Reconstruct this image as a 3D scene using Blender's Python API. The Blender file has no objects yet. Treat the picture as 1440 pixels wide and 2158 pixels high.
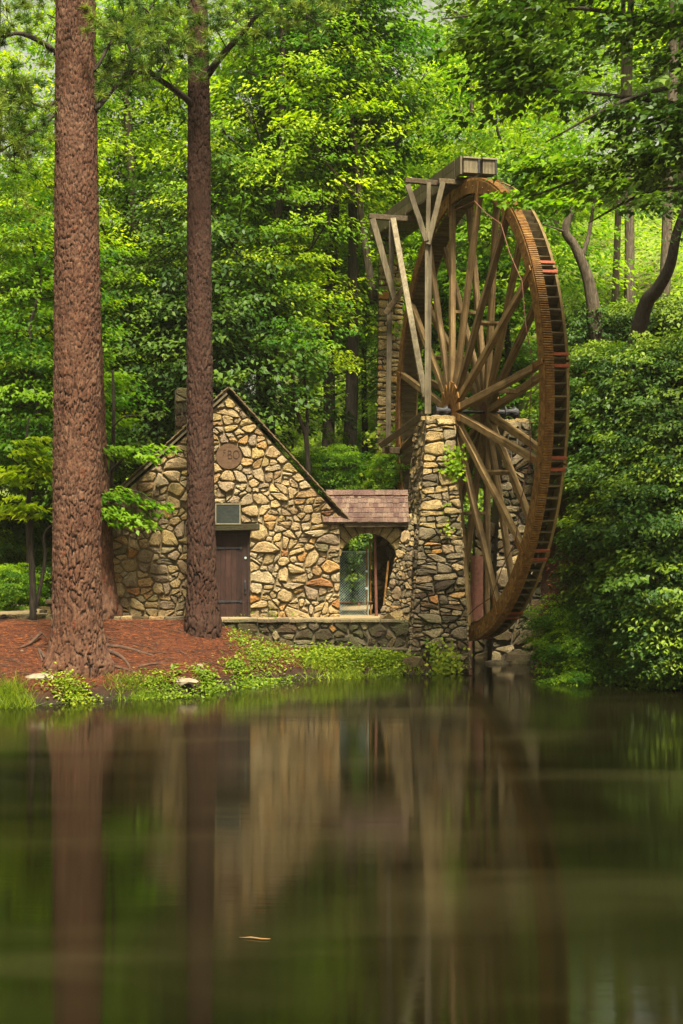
import bpy, math, random
import numpy as np
from mathutils import Vector, Matrix

random.seed(7)
RNG = np.random.default_rng(7)
sc = bpy.context.scene
COL = sc.collection
R = math.radians

# ------------------------------------------------------------------ camera
CAMH = 4.35          # eye height above the pond
F = 2997.0           # focal length in photo pixels (photo is 1440 x 2158)
cam = bpy.data.cameras.new('camera')
cam.sensor_fit = 'VERTICAL'; cam.sensor_height = 24.0
cam.lens = 24.0 * F / 2158.0
cam.clip_end = 1500
camo = bpy.data.objects.new('camera', cam); COL.objects.link(camo)
camo.location = (0, 0, CAMH); camo.rotation_euler = (R(90), 0, 0)
sc.camera = camo

# ------------------------------------------------------------------ world, sun, exposure
SUN_DIR = Vector((0.10, -0.45, 0.88)).normalized()      # towards the sun
elev = math.asin(SUN_DIR.z); azim = math.atan2(SUN_DIR.x, SUN_DIR.y)
world = bpy.data.worlds.new('World'); sc.world = world; world.use_nodes = True
wn = world.node_tree.nodes; wl = world.node_tree.links
wn.clear()
wo = wn.new('ShaderNodeOutputWorld'); bg = wn.new('ShaderNodeBackground')
sky = wn.new('ShaderNodeTexSky'); sky.sky_type = 'NISHITA'; sky.sun_disc = False
sky.sun_elevation = elev; sky.sun_rotation = azim
sky.dust_density = 5.0; sky.air_density = 1.0; sky.ozone_density = 1.0
hs = wn.new('ShaderNodeHueSaturation'); hs.inputs['Saturation'].default_value = 0.25
tn = wn.new('ShaderNodeMix'); tn.data_type = 'RGBA'; tn.blend_type = 'MULTIPLY'
tn.inputs[0].default_value = 1.0; tn.inputs[7].default_value = (1.0, 0.97, 0.72, 1)
wl.new(sky.outputs[0], hs.inputs['Color']); wl.new(hs.outputs[0], tn.inputs[6])
wl.new(tn.outputs[2], bg.inputs[0]); bg.inputs[1].default_value = 0.06
wl.new(bg.outputs[0], wo.inputs[0])
sun = bpy.data.lights.new('sun', 'SUN'); sun.energy = 5.0; sun.angle = R(12.0); sun.color = (1.0, 0.92, 0.74)
suno = bpy.data.objects.new('sun', sun); COL.objects.link(suno)
suno.rotation_euler = SUN_DIR.to_track_quat('Z', 'Y').to_euler(); suno.location = (-20, -10, 40)
sc.view_settings.view_transform = 'Standard'; sc.view_settings.look = 'None'
sc.view_settings.exposure = 1.9; sc.view_settings.gamma = 1.0
sc.view_settings.use_curve_mapping = False
sc.cycles.max_bounces = 6; sc.cycles.diffuse_bounces = 3; sc.cycles.glossy_bounces = 3
sc.cycles.transmission_bounces = 4; sc.cycles.transparent_max_bounces = 4
sc.cycles.use_denoising = True

# ------------------------------------------------------------------ helpers
def P(px, py, Y):
    """world point seen at photo pixel (px, py) at distance Y"""
    return np.array([(px - 720.0) / F * Y, Y, CAMH - (py - 1079.0) / F * Y])

BASE = {}            # world base of each created object
def props(o, label=None, cat=None, group=None, kind=None):
    if label: o['label'] = label
    if cat: o['category'] = cat
    if group: o['group'] = group
    if kind: o['kind'] = kind
    return o

def thing(name, base, label, cat, group=None):
    o = bpy.data.objects.new(name, None); COL.objects.link(o)
    o.empty_display_size = 0.2
    o.location = tuple(base); BASE[o.name] = np.array(base, float)
    return props(o, label, cat, group)

def build_mesh(name, V, faces, mat=None, smooth=False, attrs=None):
    me = bpy.data.meshes.new(name)
    V = np.asarray(V, np.float32)
    if isinstance(faces, np.ndarray):
        n, k = faces.shape
        me.vertices.add(len(V)); me.vertices.foreach_set('co', V.ravel())
        me.loops.add(n * k); me.loops.foreach_set('vertex_index', faces.astype(np.int32).ravel())
        me.polygons.add(n)
        me.polygons.foreach_set('loop_start', np.arange(0, n * k, k, dtype=np.int32))
        me.update(calc_edges=True)
    else:
        me.from_pydata([tuple(v) for v in V], [], faces); me.update()
    if smooth:
        me.polygons.foreach_set('use_smooth', np.ones(len(me.polygons), dtype=bool))
    if attrs:
        for k, a in attrs.items():
            at = me.attributes.new(k, 'FLOAT', 'POINT'); at.data.foreach_set('value', np.asarray(a, np.float32))
    if mat: me.materials.append(mat)
    return me

def mk(name, V, faces, mat, parent=None, smooth=False, attrs=None):
    """a mesh object from world coordinates, as a child of parent or top-level"""
    V = np.asarray(V, float)
    if parent is None:
        b = np.array([V[:, 0].mean(), V[:, 1].mean(), V[:, 2].min()])
    else:
        b = BASE[parent.name]
    me = build_mesh(name, V - b, faces, mat, smooth, attrs)
    o = bpy.data.objects.new(name, me); COL.objects.link(o)
    if parent is None: o.location = tuple(b)
    else: o.parent = parent
    BASE[o.name] = b
    return o

class Acc:
    def __init__(s): s.v = []; s.f = []; s.n = 0
    def add(s, V, Fc):
        V = [tuple(v) for v in V]
        s.f += [tuple(i + s.n for i in f) for f in Fc]; s.v += V; s.n += len(V)
        return s
    def mk(s, name, mat, parent=None, smooth=False): return mk(name, np.array(s.v), s.f, mat, parent, smooth)

BOXF = [(0, 3, 2, 1), (4, 5, 6, 7), (0, 1, 5, 4), (1, 2, 6, 5), (2, 3, 7, 6), (3, 0, 4, 7)]
def box(x0, x1, y0, y1, z0, z1):
    return [(x0, y0, z0), (x1, y0, z0), (x1, y1, z0), (x0, y1, z0), (x0, y0, z1), (x1, y0, z1), (x1, y1, z1), (x0, y1, z1)], BOXF

def frame_of(d, up=(0, 0, 1)):
    d = np.array(d, float); d /= np.linalg.norm(d)
    up = np.array(up, float)
    if abs(d @ up) > 0.98: up = np.array([0, 1.0, 0])
    a = np.cross(d, up); a /= np.linalg.norm(a); b = np.cross(a, d)
    return d, a, b

def beam(p0, p1, w, h, up=(0, 0, 1), w1=None, h1=None, seg=5, jit=0.008):
    """squared timber with chamfered edges, slightly uneven along its length"""
    p0 = np.array(p0, float); p1 = np.array(p1, float)
    d, a, b = frame_of(p1 - p0, up)
    w1 = w1 or w; h1 = h1 or h
    V = []; Fc = []
    for i in range(seg + 1):
        t = i / seg; c = p0 + (p1 - p0) * t
        if 0 < i < seg: c = c + (a * random.uniform(-1, 1) + b * random.uniform(-1, 1)) * jit
        ww = (w + (w1 - w) * t) / 2; hh = (h + (h1 - h) * t) / 2; k = 0.14 * min(ww, hh)
        for (u, v) in ((-ww + k, -hh), (ww - k, -hh), (ww, -hh + k), (ww, hh - k), (ww - k, hh), (-ww + k, hh), (-ww, hh - k), (-ww, -hh + k)):
            V.append(c + a * u + b * v)
    for i in range(seg):
        for j in range(8):
            Fc.append((i * 8 + j, i * 8 + (j + 1) % 8, i * 8 + 8 + (j + 1) % 8, i * 8 + 8 + j))
    Fc.append(tuple(range(7, -1, -1))); Fc.append(tuple(range(seg * 8, seg * 8 + 8)))
    return V, Fc

def tube(pts, rad, n=8, cap=True):
    pts = np.array(pts, float); m = len(pts)
    V = []; Fc = []
    a = None
    for i in range(m):
        d = pts[min(i + 1, m - 1)] - pts[max(i - 1, 0)]
        d /= (np.linalg.norm(d) + 1e-9)
        if a is None:
            _, a, b = frame_of(d)
        else:
            a = a - d * (a @ d); a /= np.linalg.norm(a); b = np.cross(d, a)
        r = rad[i] if hasattr(rad, '__len__') else rad
        for j in range(n):
            t = 2 * math.pi * j / n
            V.append(pts[i] + r * (a * math.cos(t) + b * math.sin(t)))
    for i in range(m - 1):
        for j in range(n):
            Fc.append((i * n + j, i * n + (j + 1) % n, (i + 1) * n + (j + 1) % n, (i + 1) * n + j))
    if cap:
        Fc.append(tuple(range(n - 1, -1, -1))); Fc.append(tuple(range((m - 1) * n, m * n)))
    return V, Fc

def smooth_path(pts, n):
    pts = np.array(pts, float); t = np.linspace(0, len(pts) - 1, n); out = []
    for x in t:
        i = min(int(x), len(pts) - 2); u = x - i
        p0 = pts[max(i - 1, 0)]; p1 = pts[i]; p2 = pts[i + 1]; p3 = pts[min(i + 2, len(pts) - 1)]
        out.append(0.5 * ((2 * p1) + (-p0 + p2) * u + (2 * p0 - 5 * p1 + 4 * p2 - p3) * u * u + (-p0 + 3 * p1 - 3 * p2 + p3) * u ** 3))
    return np.array(out)

# ------------------------------------------------------------------ materials
def new_mat(name):
    m = bpy.data.materials.new(name); m.use_nodes = True
    nt = m.node_tree; nt.nodes.clear()
    out = nt.nodes.new('ShaderNodeOutputMaterial'); b = nt.nodes.new('ShaderNodeBsdfPrincipled')
    nt.links.new(b.outputs[0], out.inputs[0])
    b.inputs['Specular IOR Level'].default_value = 0.25
    return m, nt, b, out

def ramp(nt, stops, interp='LINEAR'):
    r = nt.nodes.new('ShaderNodeValToRGB'); cr = r.color_ramp; cr.interpolation = interp
    while len(cr.elements) < len(stops): cr.elements.new(0.5)
    for e, (p, c) in zip(cr.elements, stops):
        e.position = p; e.color = (c[0], c[1], c[2], 1)
    return r

def noise(nt, scale, detail=4, rough=0.6, vec=None, dist=0.0):
    n = nt.nodes.new('ShaderNodeTexNoise'); n.inputs['Scale'].default_value = scale
    n.inputs['Detail'].default_value = detail; n.inputs['Roughness'].default_value = rough
    n.inputs['Distortion'].default_value = dist
    if vec is not None: nt.links.new(vec, n.inputs['Vector'])
    return n

def mixc(nt, a, b, fac, mode='MIX'):
    m = nt.nodes.new('ShaderNodeMix'); m.data_type = 'RGBA'; m.blend_type = mode
    for s, v in ((0, fac), (6, a), (7, b)):
        if hasattr(v, 'links') or hasattr(v, 'is_linked'): nt.links.new(v, m.inputs[s])
        elif isinstance(v, (int, float)): m.inputs[s].default_value = v
        else: m.inputs[s].default_value = (v[0], v[1], v[2], 1)
    return m.outputs[2]

def bump(nt, b, h, strength=0.5, dist=0.02):
    n = nt.nodes.new('ShaderNodeBump'); n.inputs['Strength'].default_value = strength
    n.inputs['Distance'].default_value = dist
    nt.links.new(h, n.inputs['Height']); nt.links.new(n.outputs[0], b.inputs['Normal'])

def obj_coord(nt, scale=(1, 1, 1)):
    tc = nt.nodes.new('ShaderNodeTexCoord'); mp = nt.nodes.new('ShaderNodeMapping')
    mp.inputs['Scale'].default_value = scale
    nt.links.new(tc.outputs['Object'], mp.inputs['Vector'])
    return mp.outputs[0]

def stone_mat(name, stops, moss=0.0, var=0.5):
    m, nt, b, _ = new_mat(name)
    oi = nt.nodes.new('ShaderNodeObjectInfo'); vec = obj_coord(nt)
    r = ramp(nt, stops); nt.links.new(oi.outputs['Random'], r.inputs[0])
    n1 = noise(nt, 5.0, 5, 0.65, vec); n2 = noise(nt, 26.0, 6, 0.75, vec, 0.4)
    rr = ramp(nt, [(0.3, (0.42, 0.38, 0.34)), (0.55, (1, 1, 1)), (0.75, (1.3, 1.22, 1.05))])
    nt.links.new(n1.outputs[0], rr.inputs[0])
    c = mixc(nt, r.outputs[0], rr.outputs[0], var, 'MULTIPLY')
    r2 = ramp(nt, [(0.38, (0.25, 0.22, 0.2)), (0.5, (0.95, 0.95, 0.95)), (0.68, (1.25, 1.2, 1.1))]); nt.links.new(n2.outputs[0], r2.inputs[0])
    c = mixc(nt, c, r2.outputs[0], 0.75, 'MULTIPLY')
    n4 = noise(nt, 0.55, 4, 0.65, vec); r4 = ramp(nt, [(0.36, (0.55, 0.5, 0.46)), (0.52, (1, 1, 1)), (0.7, (1.12, 1.08, 0.98))]); nt.links.new(n4.outputs[0], r4.inputs[0])
    c = mixc(nt, c, r4.outputs[0], 0.85, 'MULTIPLY')
    if moss > 0:
        n3 = noise(nt, 1.3, 4, 0.6, vec)
        r3 = ramp(nt, [(0.52 - moss * 0.2, (0, 0, 0)), (0.68, (1, 1, 1))]); nt.links.new(n3.outputs[0], r3.inputs[0])
        mm = nt.nodes.new('ShaderNodeMath'); mm.operation = 'MULTIPLY'; mm.inputs[1].default_value = 0.6
        nt.links.new(r3.outputs[0], mm.inputs[0])
        c = mixc(nt, c, (0.045, 0.05, 0.014), mm.outputs[0])
    nt.links.new(c, b.inputs['Base Color']); b.inputs['Roughness'].default_value = 0.9
    bump(nt, b, n2.outputs[0], 1.0, 0.06)
    return m

def plain_mat(name, c1, c2, scale=6, rough=0.8, bmp=0.3, stretch=(1, 1, 1), metal=0, c3=None, bd=0.02):
    m, nt, b, _ = new_mat(name); vec = obj_coord(nt, stretch)
    n = noise(nt, scale, 5, 0.65, vec, 0.3)
    st = [(0.3, c1), (0.68, c2)] if c3 is None else [(0.28, c1), (0.5, c2), (0.7, c3)]
    r = ramp(nt, st); nt.links.new(n.outputs[0], r.inputs[0])
    nt.links.new(r.outputs[0], b.inputs['Base Color']); b.inputs['Roughness'].default_value = rough
    b.inputs['Metallic'].default_value = metal
    if bmp: bump(nt, b, n.outputs[0], bmp, bd)
    return m

def wood_mat(name, c1, c2, c3, axis=2, rough=0.75):
    """weathered timber, grain stretched along the object's local axis, tone varies piece by piece"""
    m, nt, b, _ = new_mat(name)
    st = [9.0, 9.0, 9.0]; st[axis] = 0.55
    vec = obj_coord(nt, tuple(st)); v2 = obj_coord(nt)
    n = noise(nt, 1.6, 6, 0.7, vec, 0.6)
    r = ramp(nt, [(0.3, c1), (0.52, c2), (0.72, c3)]); nt.links.new(n.outputs[0], r.inputs[0])
    oi = nt.nodes.new('ShaderNodeObjectInfo')
    r2 = ramp(nt, [(0, (0.62, 0.58, 0.55)), (1, (1.25, 1.2, 1.1))]); nt.links.new(oi.outputs['Random'], r2.inputs[0])
    c = mixc(nt, r.outputs[0], r2.outputs[0], 0.9, 'MULTIPLY')
    n3 = noise(nt, 2.3, 5, 0.7, v2)
    r3 = ramp(nt, [(0.35, (0.45, 0.4, 0.36)), (0.55, (1, 1, 1))]); nt.links.new(n3.outputs[0], r3.inputs[0])
    c = mixc(nt, c, r3.outputs[0], 0.7, 'MULTIPLY')
    nt.links.new(c, b.inputs['Base Color']); b.inputs['Roughness'].default_value = rough
    bump(nt, b, n.outputs[0], 0.6, 0.015)
    return m

def leaf_mat(name, dark, mid, light, trans=0.55):
    m, nt, b, out = new_mat(name)
    at = nt.nodes.new('ShaderNodeAttribute'); at.attribute_name = 'tint'
    oi = nt.nodes.new('ShaderNodeObjectInfo')
    r = ramp(nt, [(0.0, dark), (0.5, mid), (1.0, light)]); nt.links.new(at.outputs['Fac'], r.inputs[0])
    r2 = ramp(nt, [(0, (0.8, 0.88, 0.8)), (1, (1.18, 1.1, 1.0))]); nt.links.new(oi.outputs['Random'], r2.inputs[0])
    c = mixc(nt, r.outputs[0], r2.outputs[0], 1.0, 'MULTIPLY')
    nt.links.new(c, b.inputs['Base Color']); b.inputs['Roughness'].default_value = 0.55
    b.inputs['Specular IOR Level'].default_value = 0.2
    t = nt.nodes.new('ShaderNodeBsdfTranslucent')
    c2 = mixc(nt, c, (1.3, 1.4, 0.4), 1.0, 'MULTIPLY'); nt.links.new(c2, t.inputs[0])
    ms = nt.nodes.new('ShaderNodeMixShader'); ms.inputs[0].default_value = trans
    nt.links.new(b.outputs[0], ms.inputs[1]); nt.links.new(t.outputs[0], ms.inputs[2])
    nt.links.new(ms.outputs[0], out.inputs[0])
    return m

M = {}
M['leaf_bright'] = leaf_mat('leaf_bright', (0.06, 0.14, 0.004), (0.15, 0.25, 0.005), (0.31, 0.39, 0.008))
M['leaf_mid'] = leaf_mat('leaf_mid', (0.026, 0.085, 0.005), (0.072, 0.16, 0.006), (0.18, 0.28, 0.009))
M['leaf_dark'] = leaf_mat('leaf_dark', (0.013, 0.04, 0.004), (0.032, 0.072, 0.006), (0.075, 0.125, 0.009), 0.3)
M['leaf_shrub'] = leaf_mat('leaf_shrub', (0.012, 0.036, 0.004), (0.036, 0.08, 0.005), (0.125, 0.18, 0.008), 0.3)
M['needle'] = leaf_mat('needle', (0.027, 0.072, 0.0072), (0.063, 0.117, 0.009), (0.144, 0.189, 0.018), 0.3)
M['grass'] = leaf_mat('grass', (0.045, 0.085, 0.005), (0.11, 0.17, 0.007), (0.24, 0.28, 0.015), 0.4)
M['stone_buff'] = stone_mat('stone_buff', [(0, (0.261, 0.187, 0.0902)), (0.2, (0.36, 0.261, 0.123)), (0.45, (0.306, 0.2175, 0.1107)), (0.62, (0.225, 0.1653, 0.1025)),
                                           (0.76, (0.333, 0.261, 0.1476)), (0.88, (0.342, 0.2001, 0.0697)), (1.0, (0.198, 0.1479, 0.0902))])
M['stone_orange'] = stone_mat('stone_orange', [(0, (0.30, 0.13, 0.035)), (0.5, (0.36, 0.19, 0.05)), (1, (0.20, 0.085, 0.035))])
M['stone_gold'] = stone_mat('stone_gold', [(0, (0.3478, 0.2511, 0.09945)), (0.5, (0.2981, 0.2106, 0.0918)), (1, (0.3809, 0.2835, 0.13))], 0.15)
M['stone_grey'] = stone_mat('stone_grey', [(0, (0.0935, 0.07225, 0.04675)), (0.35, (0.1785, 0.1403, 0.08075)), (0.7, (0.238, 0.1827, 0.09775)), (1, (0.1275, 0.09775, 0.0595))], 0.35)
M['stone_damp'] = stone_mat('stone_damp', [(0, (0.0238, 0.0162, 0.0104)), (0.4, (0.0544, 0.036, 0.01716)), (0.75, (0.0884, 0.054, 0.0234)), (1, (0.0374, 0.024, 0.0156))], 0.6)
M['mortar'] = plain_mat('mortar', (0.11, 0.078, 0.036), (0.20, 0.145, 0.072), 9, 0.95, 0.5)
M['mortar_dark'] = plain_mat('mortar_dark', (0.035, 0.028, 0.018), (0.09, 0.07, 0.04), 9, 0.95, 0.5)
M['timber'] = wood_mat('timber', (0.054, 0.04464, 0.02592), (0.108, 0.09, 0.054), (0.1584, 0.1368, 0.0864))
M['timber_spoke'] = wood_mat('timber_spoke', (0.05292, 0.03175, 0.01376), (0.1482, 0.09526, 0.03917), (0.2645, 0.1852, 0.08467), 0)
M['timber_board'] = wood_mat('timber_board', (0.024, 0.016, 0.0064), (0.068, 0.048, 0.0176), (0.152, 0.116, 0.044), 1)
M['timber_rim'] = wood_mat('timber_rim', (0.084, 0.056, 0.014), (0.168, 0.1155, 0.035), (0.238, 0.175, 0.063), 2)
M['timber_dark'] = wood_mat('timber_dark', (0.03, 0.02, 0.01), (0.07, 0.05, 0.025), (0.13, 0.10, 0.05), 1)
M['rust'] = plain_mat('rust', (0.04916, 0.02041, 0.004463), (0.1311, 0.05783, 0.01084), 7, 0.8, 0.4, c3=(0.2213, 0.1233, 0.0255))
M['rust_red'] = plain_mat('rust_red', (0.098, 0.0196, 0.0084), (0.238, 0.0595, 0.0196), 14, 0.75, 0.3)
M['rust_brown'] = plain_mat('rust_brown', (0.06, 0.025, 0.016), (0.13, 0.05, 0.03), 9, 0.8, 0.3)
M['iron'] = plain_mat('iron', (0.012, 0.012, 0.014), (0.03, 0.028, 0.03), 12, 0.6, 0.2)
M['door'] = wood_mat('door', (0.01872, 0.00819, 0.00585), (0.03042, 0.01345, 0.009945), (0.04095, 0.01872, 0.01345), 2, 0.6)
M['door_frame'] = plain_mat('door_frame', (0.012, 0.007, 0.006), (0.03, 0.017, 0.013), 8, 0.7, 0.2)
M['clay'] = plain_mat('clay', (0.055, 0.029, 0.014), (0.09, 0.05, 0.025), 8, 0.85, 0.3)
M['bronze'] = plain_mat('bronze', (0.009, 0.011, 0.009), (0.019, 0.0225, 0.019), 16, 0.5, 0.2, c3=(0.0275, 0.03, 0.021))
M['clay_dark'] = plain_mat('clay_dark', (0.022, 0.011, 0.006), (0.04, 0.02, 0.01), 8, 0.85, 0)
M['bronze_edge'] = plain_mat('bronze_edge', (0.10, 0.085, 0.05), (0.19, 0.17, 0.10), 10, 0.6, 0.2)
M['shingle'] = stone_mat('shingle', [(0, (0.117, 0.0702, 0.054)), (0.3, (0.162, 0.1035, 0.0765)), (0.6, (0.09, 0.0495, 0.0432)), (0.8, (0.189, 0.1305, 0.0945)), (1, (0.0765, 0.036, 0.036))])
M['roof'] = plain_mat('roof', (0.07, 0.0455, 0.021), (0.168, 0.119, 0.056), 10, 0.9, 0.5)
M['wire'] = plain_mat('wire', (0.25, 0.325, 0.3), (0.425, 0.525, 0.475), 6, 0.45, 0, metal=0.4)
M['trunk'] = plain_mat('trunk', (0.0176, 0.0128, 0.008), (0.056, 0.0416, 0.0256), 5, 0.95, 1.0, (3, 3, 0.6), c3=(0.104, 0.084, 0.056), bd=0.06)
M['trunk_dark'] = plain_mat('trunk_dark', (0.010, 0.008, 0.006), (0.028, 0.02, 0.014), 5, 0.95, 1.0, (3, 3, 0.6), c3=(0.05, 0.04, 0.026), bd=0.06)
M['trunk_pale'] = plain_mat('trunk_pale', (0.032, 0.024, 0.016), (0.08, 0.06, 0.04), 5, 0.95, 1.0, (3, 3, 0.6), c3=(0.136, 0.108, 0.076), bd=0.06)
M['straw'] = plain_mat('straw', (0.02048, 0.006426, 0.001696), (0.07679, 0.01928, 0.004522), 9, 0.9, 0, c3=(0.215, 0.07229, 0.01809))
M['rock'] = plain_mat('rock', (0.102, 0.078, 0.054), (0.204, 0.162, 0.108), 5, 0.9, 0.8)
M['root'] = plain_mat('root', (0.02, 0.012, 0.008), (0.075, 0.04, 0.025), 9, 0.95, 0.8)
M['stick'] = plain_mat('stick', (0.09, 0.05, 0.018), (0.17, 0.10, 0.035), 8, 0.8, 0.3)
M['log'] = plain_mat('log', (0.07, 0.03, 0.015), (0.17, 0.08, 0.035), 6, 0.9, 0.6)

def pine_bark(name, plates, crack_shade):
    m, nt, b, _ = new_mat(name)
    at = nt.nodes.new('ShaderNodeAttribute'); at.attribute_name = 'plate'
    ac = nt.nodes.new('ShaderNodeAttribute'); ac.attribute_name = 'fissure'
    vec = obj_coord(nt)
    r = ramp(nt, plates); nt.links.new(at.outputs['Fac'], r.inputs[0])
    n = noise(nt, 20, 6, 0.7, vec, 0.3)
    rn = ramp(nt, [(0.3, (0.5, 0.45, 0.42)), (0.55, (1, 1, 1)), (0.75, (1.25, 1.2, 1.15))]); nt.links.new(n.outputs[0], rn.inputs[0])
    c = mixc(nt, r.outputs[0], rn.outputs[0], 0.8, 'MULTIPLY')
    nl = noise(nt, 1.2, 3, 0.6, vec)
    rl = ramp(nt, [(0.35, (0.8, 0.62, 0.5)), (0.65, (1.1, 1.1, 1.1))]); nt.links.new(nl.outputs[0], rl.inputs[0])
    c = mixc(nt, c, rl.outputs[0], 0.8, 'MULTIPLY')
    c = mixc(nt, crack_shade, c, ac.outputs['Fac'])  # dark fissure bark, deepened further to paint shade into the cracks
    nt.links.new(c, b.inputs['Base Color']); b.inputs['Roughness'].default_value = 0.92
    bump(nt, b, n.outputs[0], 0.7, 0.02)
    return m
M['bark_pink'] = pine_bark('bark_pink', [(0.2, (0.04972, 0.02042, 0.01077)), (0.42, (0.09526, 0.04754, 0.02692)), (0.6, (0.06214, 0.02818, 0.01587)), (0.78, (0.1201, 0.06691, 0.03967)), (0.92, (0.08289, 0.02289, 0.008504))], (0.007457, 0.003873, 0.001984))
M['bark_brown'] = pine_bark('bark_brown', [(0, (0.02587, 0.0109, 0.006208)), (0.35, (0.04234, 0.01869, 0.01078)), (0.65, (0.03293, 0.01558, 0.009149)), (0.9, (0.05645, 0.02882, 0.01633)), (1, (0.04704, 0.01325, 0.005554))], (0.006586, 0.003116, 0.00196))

# ground: pine straw by the pond, sandy terrace, forest floor beyond
def ground_mat():
    m, nt, b, _ = new_mat('ground')
    g = nt.nodes.new('ShaderNodeNewGeometry'); sx = nt.nodes.new('ShaderNodeSeparateXYZ')
    nt.links.new(g.outputs['Position'], sx.inputs[0]); vec = g.outputs['Position']
    n1 = noise(nt, 1.1, 5, 0.65, vec); n2 = noise(nt, 14, 6, 0.8, vec, 0.5); n3 = noise(nt, 0.35, 4, 0.6, vec)
    r1 = ramp(nt, [(0.3, (0.01537, 0.003739, 0.001171)), (0.5, (0.04174, 0.00952, 0.00211)), (0.72, (0.0747, 0.02039, 0.004218))]); nt.links.new(n2.outputs[0], r1.inputs[0])
    r1b = ramp(nt, [(0.36, (0.35, 0.32, 0.32)), (0.6, (1.25, 1.2, 1.1))]); nt.links.new(n1.outputs[0], r1b.inputs[0])
    straw = mixc(nt, r1.outputs[0], r1b.outputs[0], 0.8, 'MULTIPLY')
    r2 = ramp(nt, [(0.3, (0.156, 0.108, 0.051)), (0.7, (0.24, 0.18, 0.096))]); nt.links.new(n2.outputs[0], r2.inputs[0])
    r3 = ramp(nt, [(0.3, (0.05, 0.035, 0.012)), (0.48, (0.08, 0.11, 0.015)), (0.7, (0.16, 0.22, 0.02))]); nt.links.new(n3.outputs[0], r3.inputs[0])
    def step(sock, a, bb):
        mr = nt.nodes.new('ShaderNodeMapRange'); mr.inputs[1].default_value = a; mr.inputs[2].default_value = bb
        nt.links.new(sock, mr.inputs[0]); return mr.outputs[0]
    c = mixc(nt, straw, r2.outputs[0], step(sx.outputs['Y'], 39.1, 39.3))
    c = mixc(nt, c, r3.outputs[0], step(sx.outputs['Y'], 45.0, 49.0))
    # red clay of the bank on the right, mud under water
    c = mixc(nt, c, mixc(nt, (0.07, 0.022, 0.010), (0.20, 0.06, 0.022), n2.outputs[0]), step(sx.outputs['X'], 3.2, 3.6)) if False else c
    cl = mixc(nt, (0.015, 0.008, 0.004), (0.08, 0.026, 0.011), n2.outputs[0])
    mx = nt.nodes.new('ShaderNodeMath'); mx.operation = 'MULTIPLY'
    nt.links.new(step(sx.outputs['X'], 3.0, 3.8), mx.inputs[0]); nt.links.new(step(sx.outputs['Y'], 52.0, 46.0), mx.inputs[1])
    c = mixc(nt, c, cl, mx.outputs[0])
    c = mixc(nt, (0.014, 0.010, 0.005), c, step(sx.outputs['Z'], 0.02, 0.42))
    nt.links.new(c, b.inputs['Base Color']); b.inputs['Roughness'].default_value = 0.95
    bump(nt, b, n2.outputs[0], 0.8, 0.05)
    return m
M['ground'] = ground_mat()

def water_mat():
    m, nt, b, _ = new_mat('water')
    g = nt.nodes.new('ShaderNodeNewGeometry'); mp = nt.nodes.new('ShaderNodeMapping')
    mp.inputs['Scale'].default_value = (0.16, 0.5, 1); nt.links.new(g.outputs['Position'], mp.inputs['Vector'])
    mp2 = nt.nodes.new('ShaderNodeMapping'); mp2.inputs['Scale'].default_value = (0.6, 3.6, 1)
    nt.links.new(g.outputs['Position'], mp2.inputs['Vector'])
    n = noise(nt, 1.0, 3, 0.5, mp.outputs[0], 0.6); n2 = noise(nt, 1.0, 4, 0.6, mp2.outputs[0], 0.3)
    r = ramp(nt, [(0.4, (0.0025, 0.0022, 0.0006)), (0.55, (0.0045, 0.0038, 0.0012)), (0.95, (0.017, 0.0145, 0.006))]); nt.links.new(n.outputs[0], r.inputs[0])
    nt.links.new(r.outputs[0], b.inputs['Base Color'])
    rr = nt.nodes.new('ShaderNodeMapRange'); rr.inputs[1].default_value = 0.35; rr.inputs[2].default_value = 0.7
    rr.inputs[3].default_value = 0.06; rr.inputs[4].default_value = 0.10
    nt.links.new(n.outputs[0], rr.inputs[0]); nt.links.new(rr.outputs[0], b.inputs['Roughness'])
    tg = nt.nodes.new('ShaderNodeCombineXYZ'); tg.inputs[1].default_value = 1.0
    nt.links.new(tg.outputs[0], b.inputs['Tangent']); b.inputs['Anisotropic'].default_value = 0.85
    b.inputs['IOR'].default_value = 1.45; b.inputs['Specular IOR Level'].default_value = 0.6
    bump(nt, b, n2.outputs[0], 0.035, 0.05)
    return m
M['water'] = water_mat()

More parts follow.
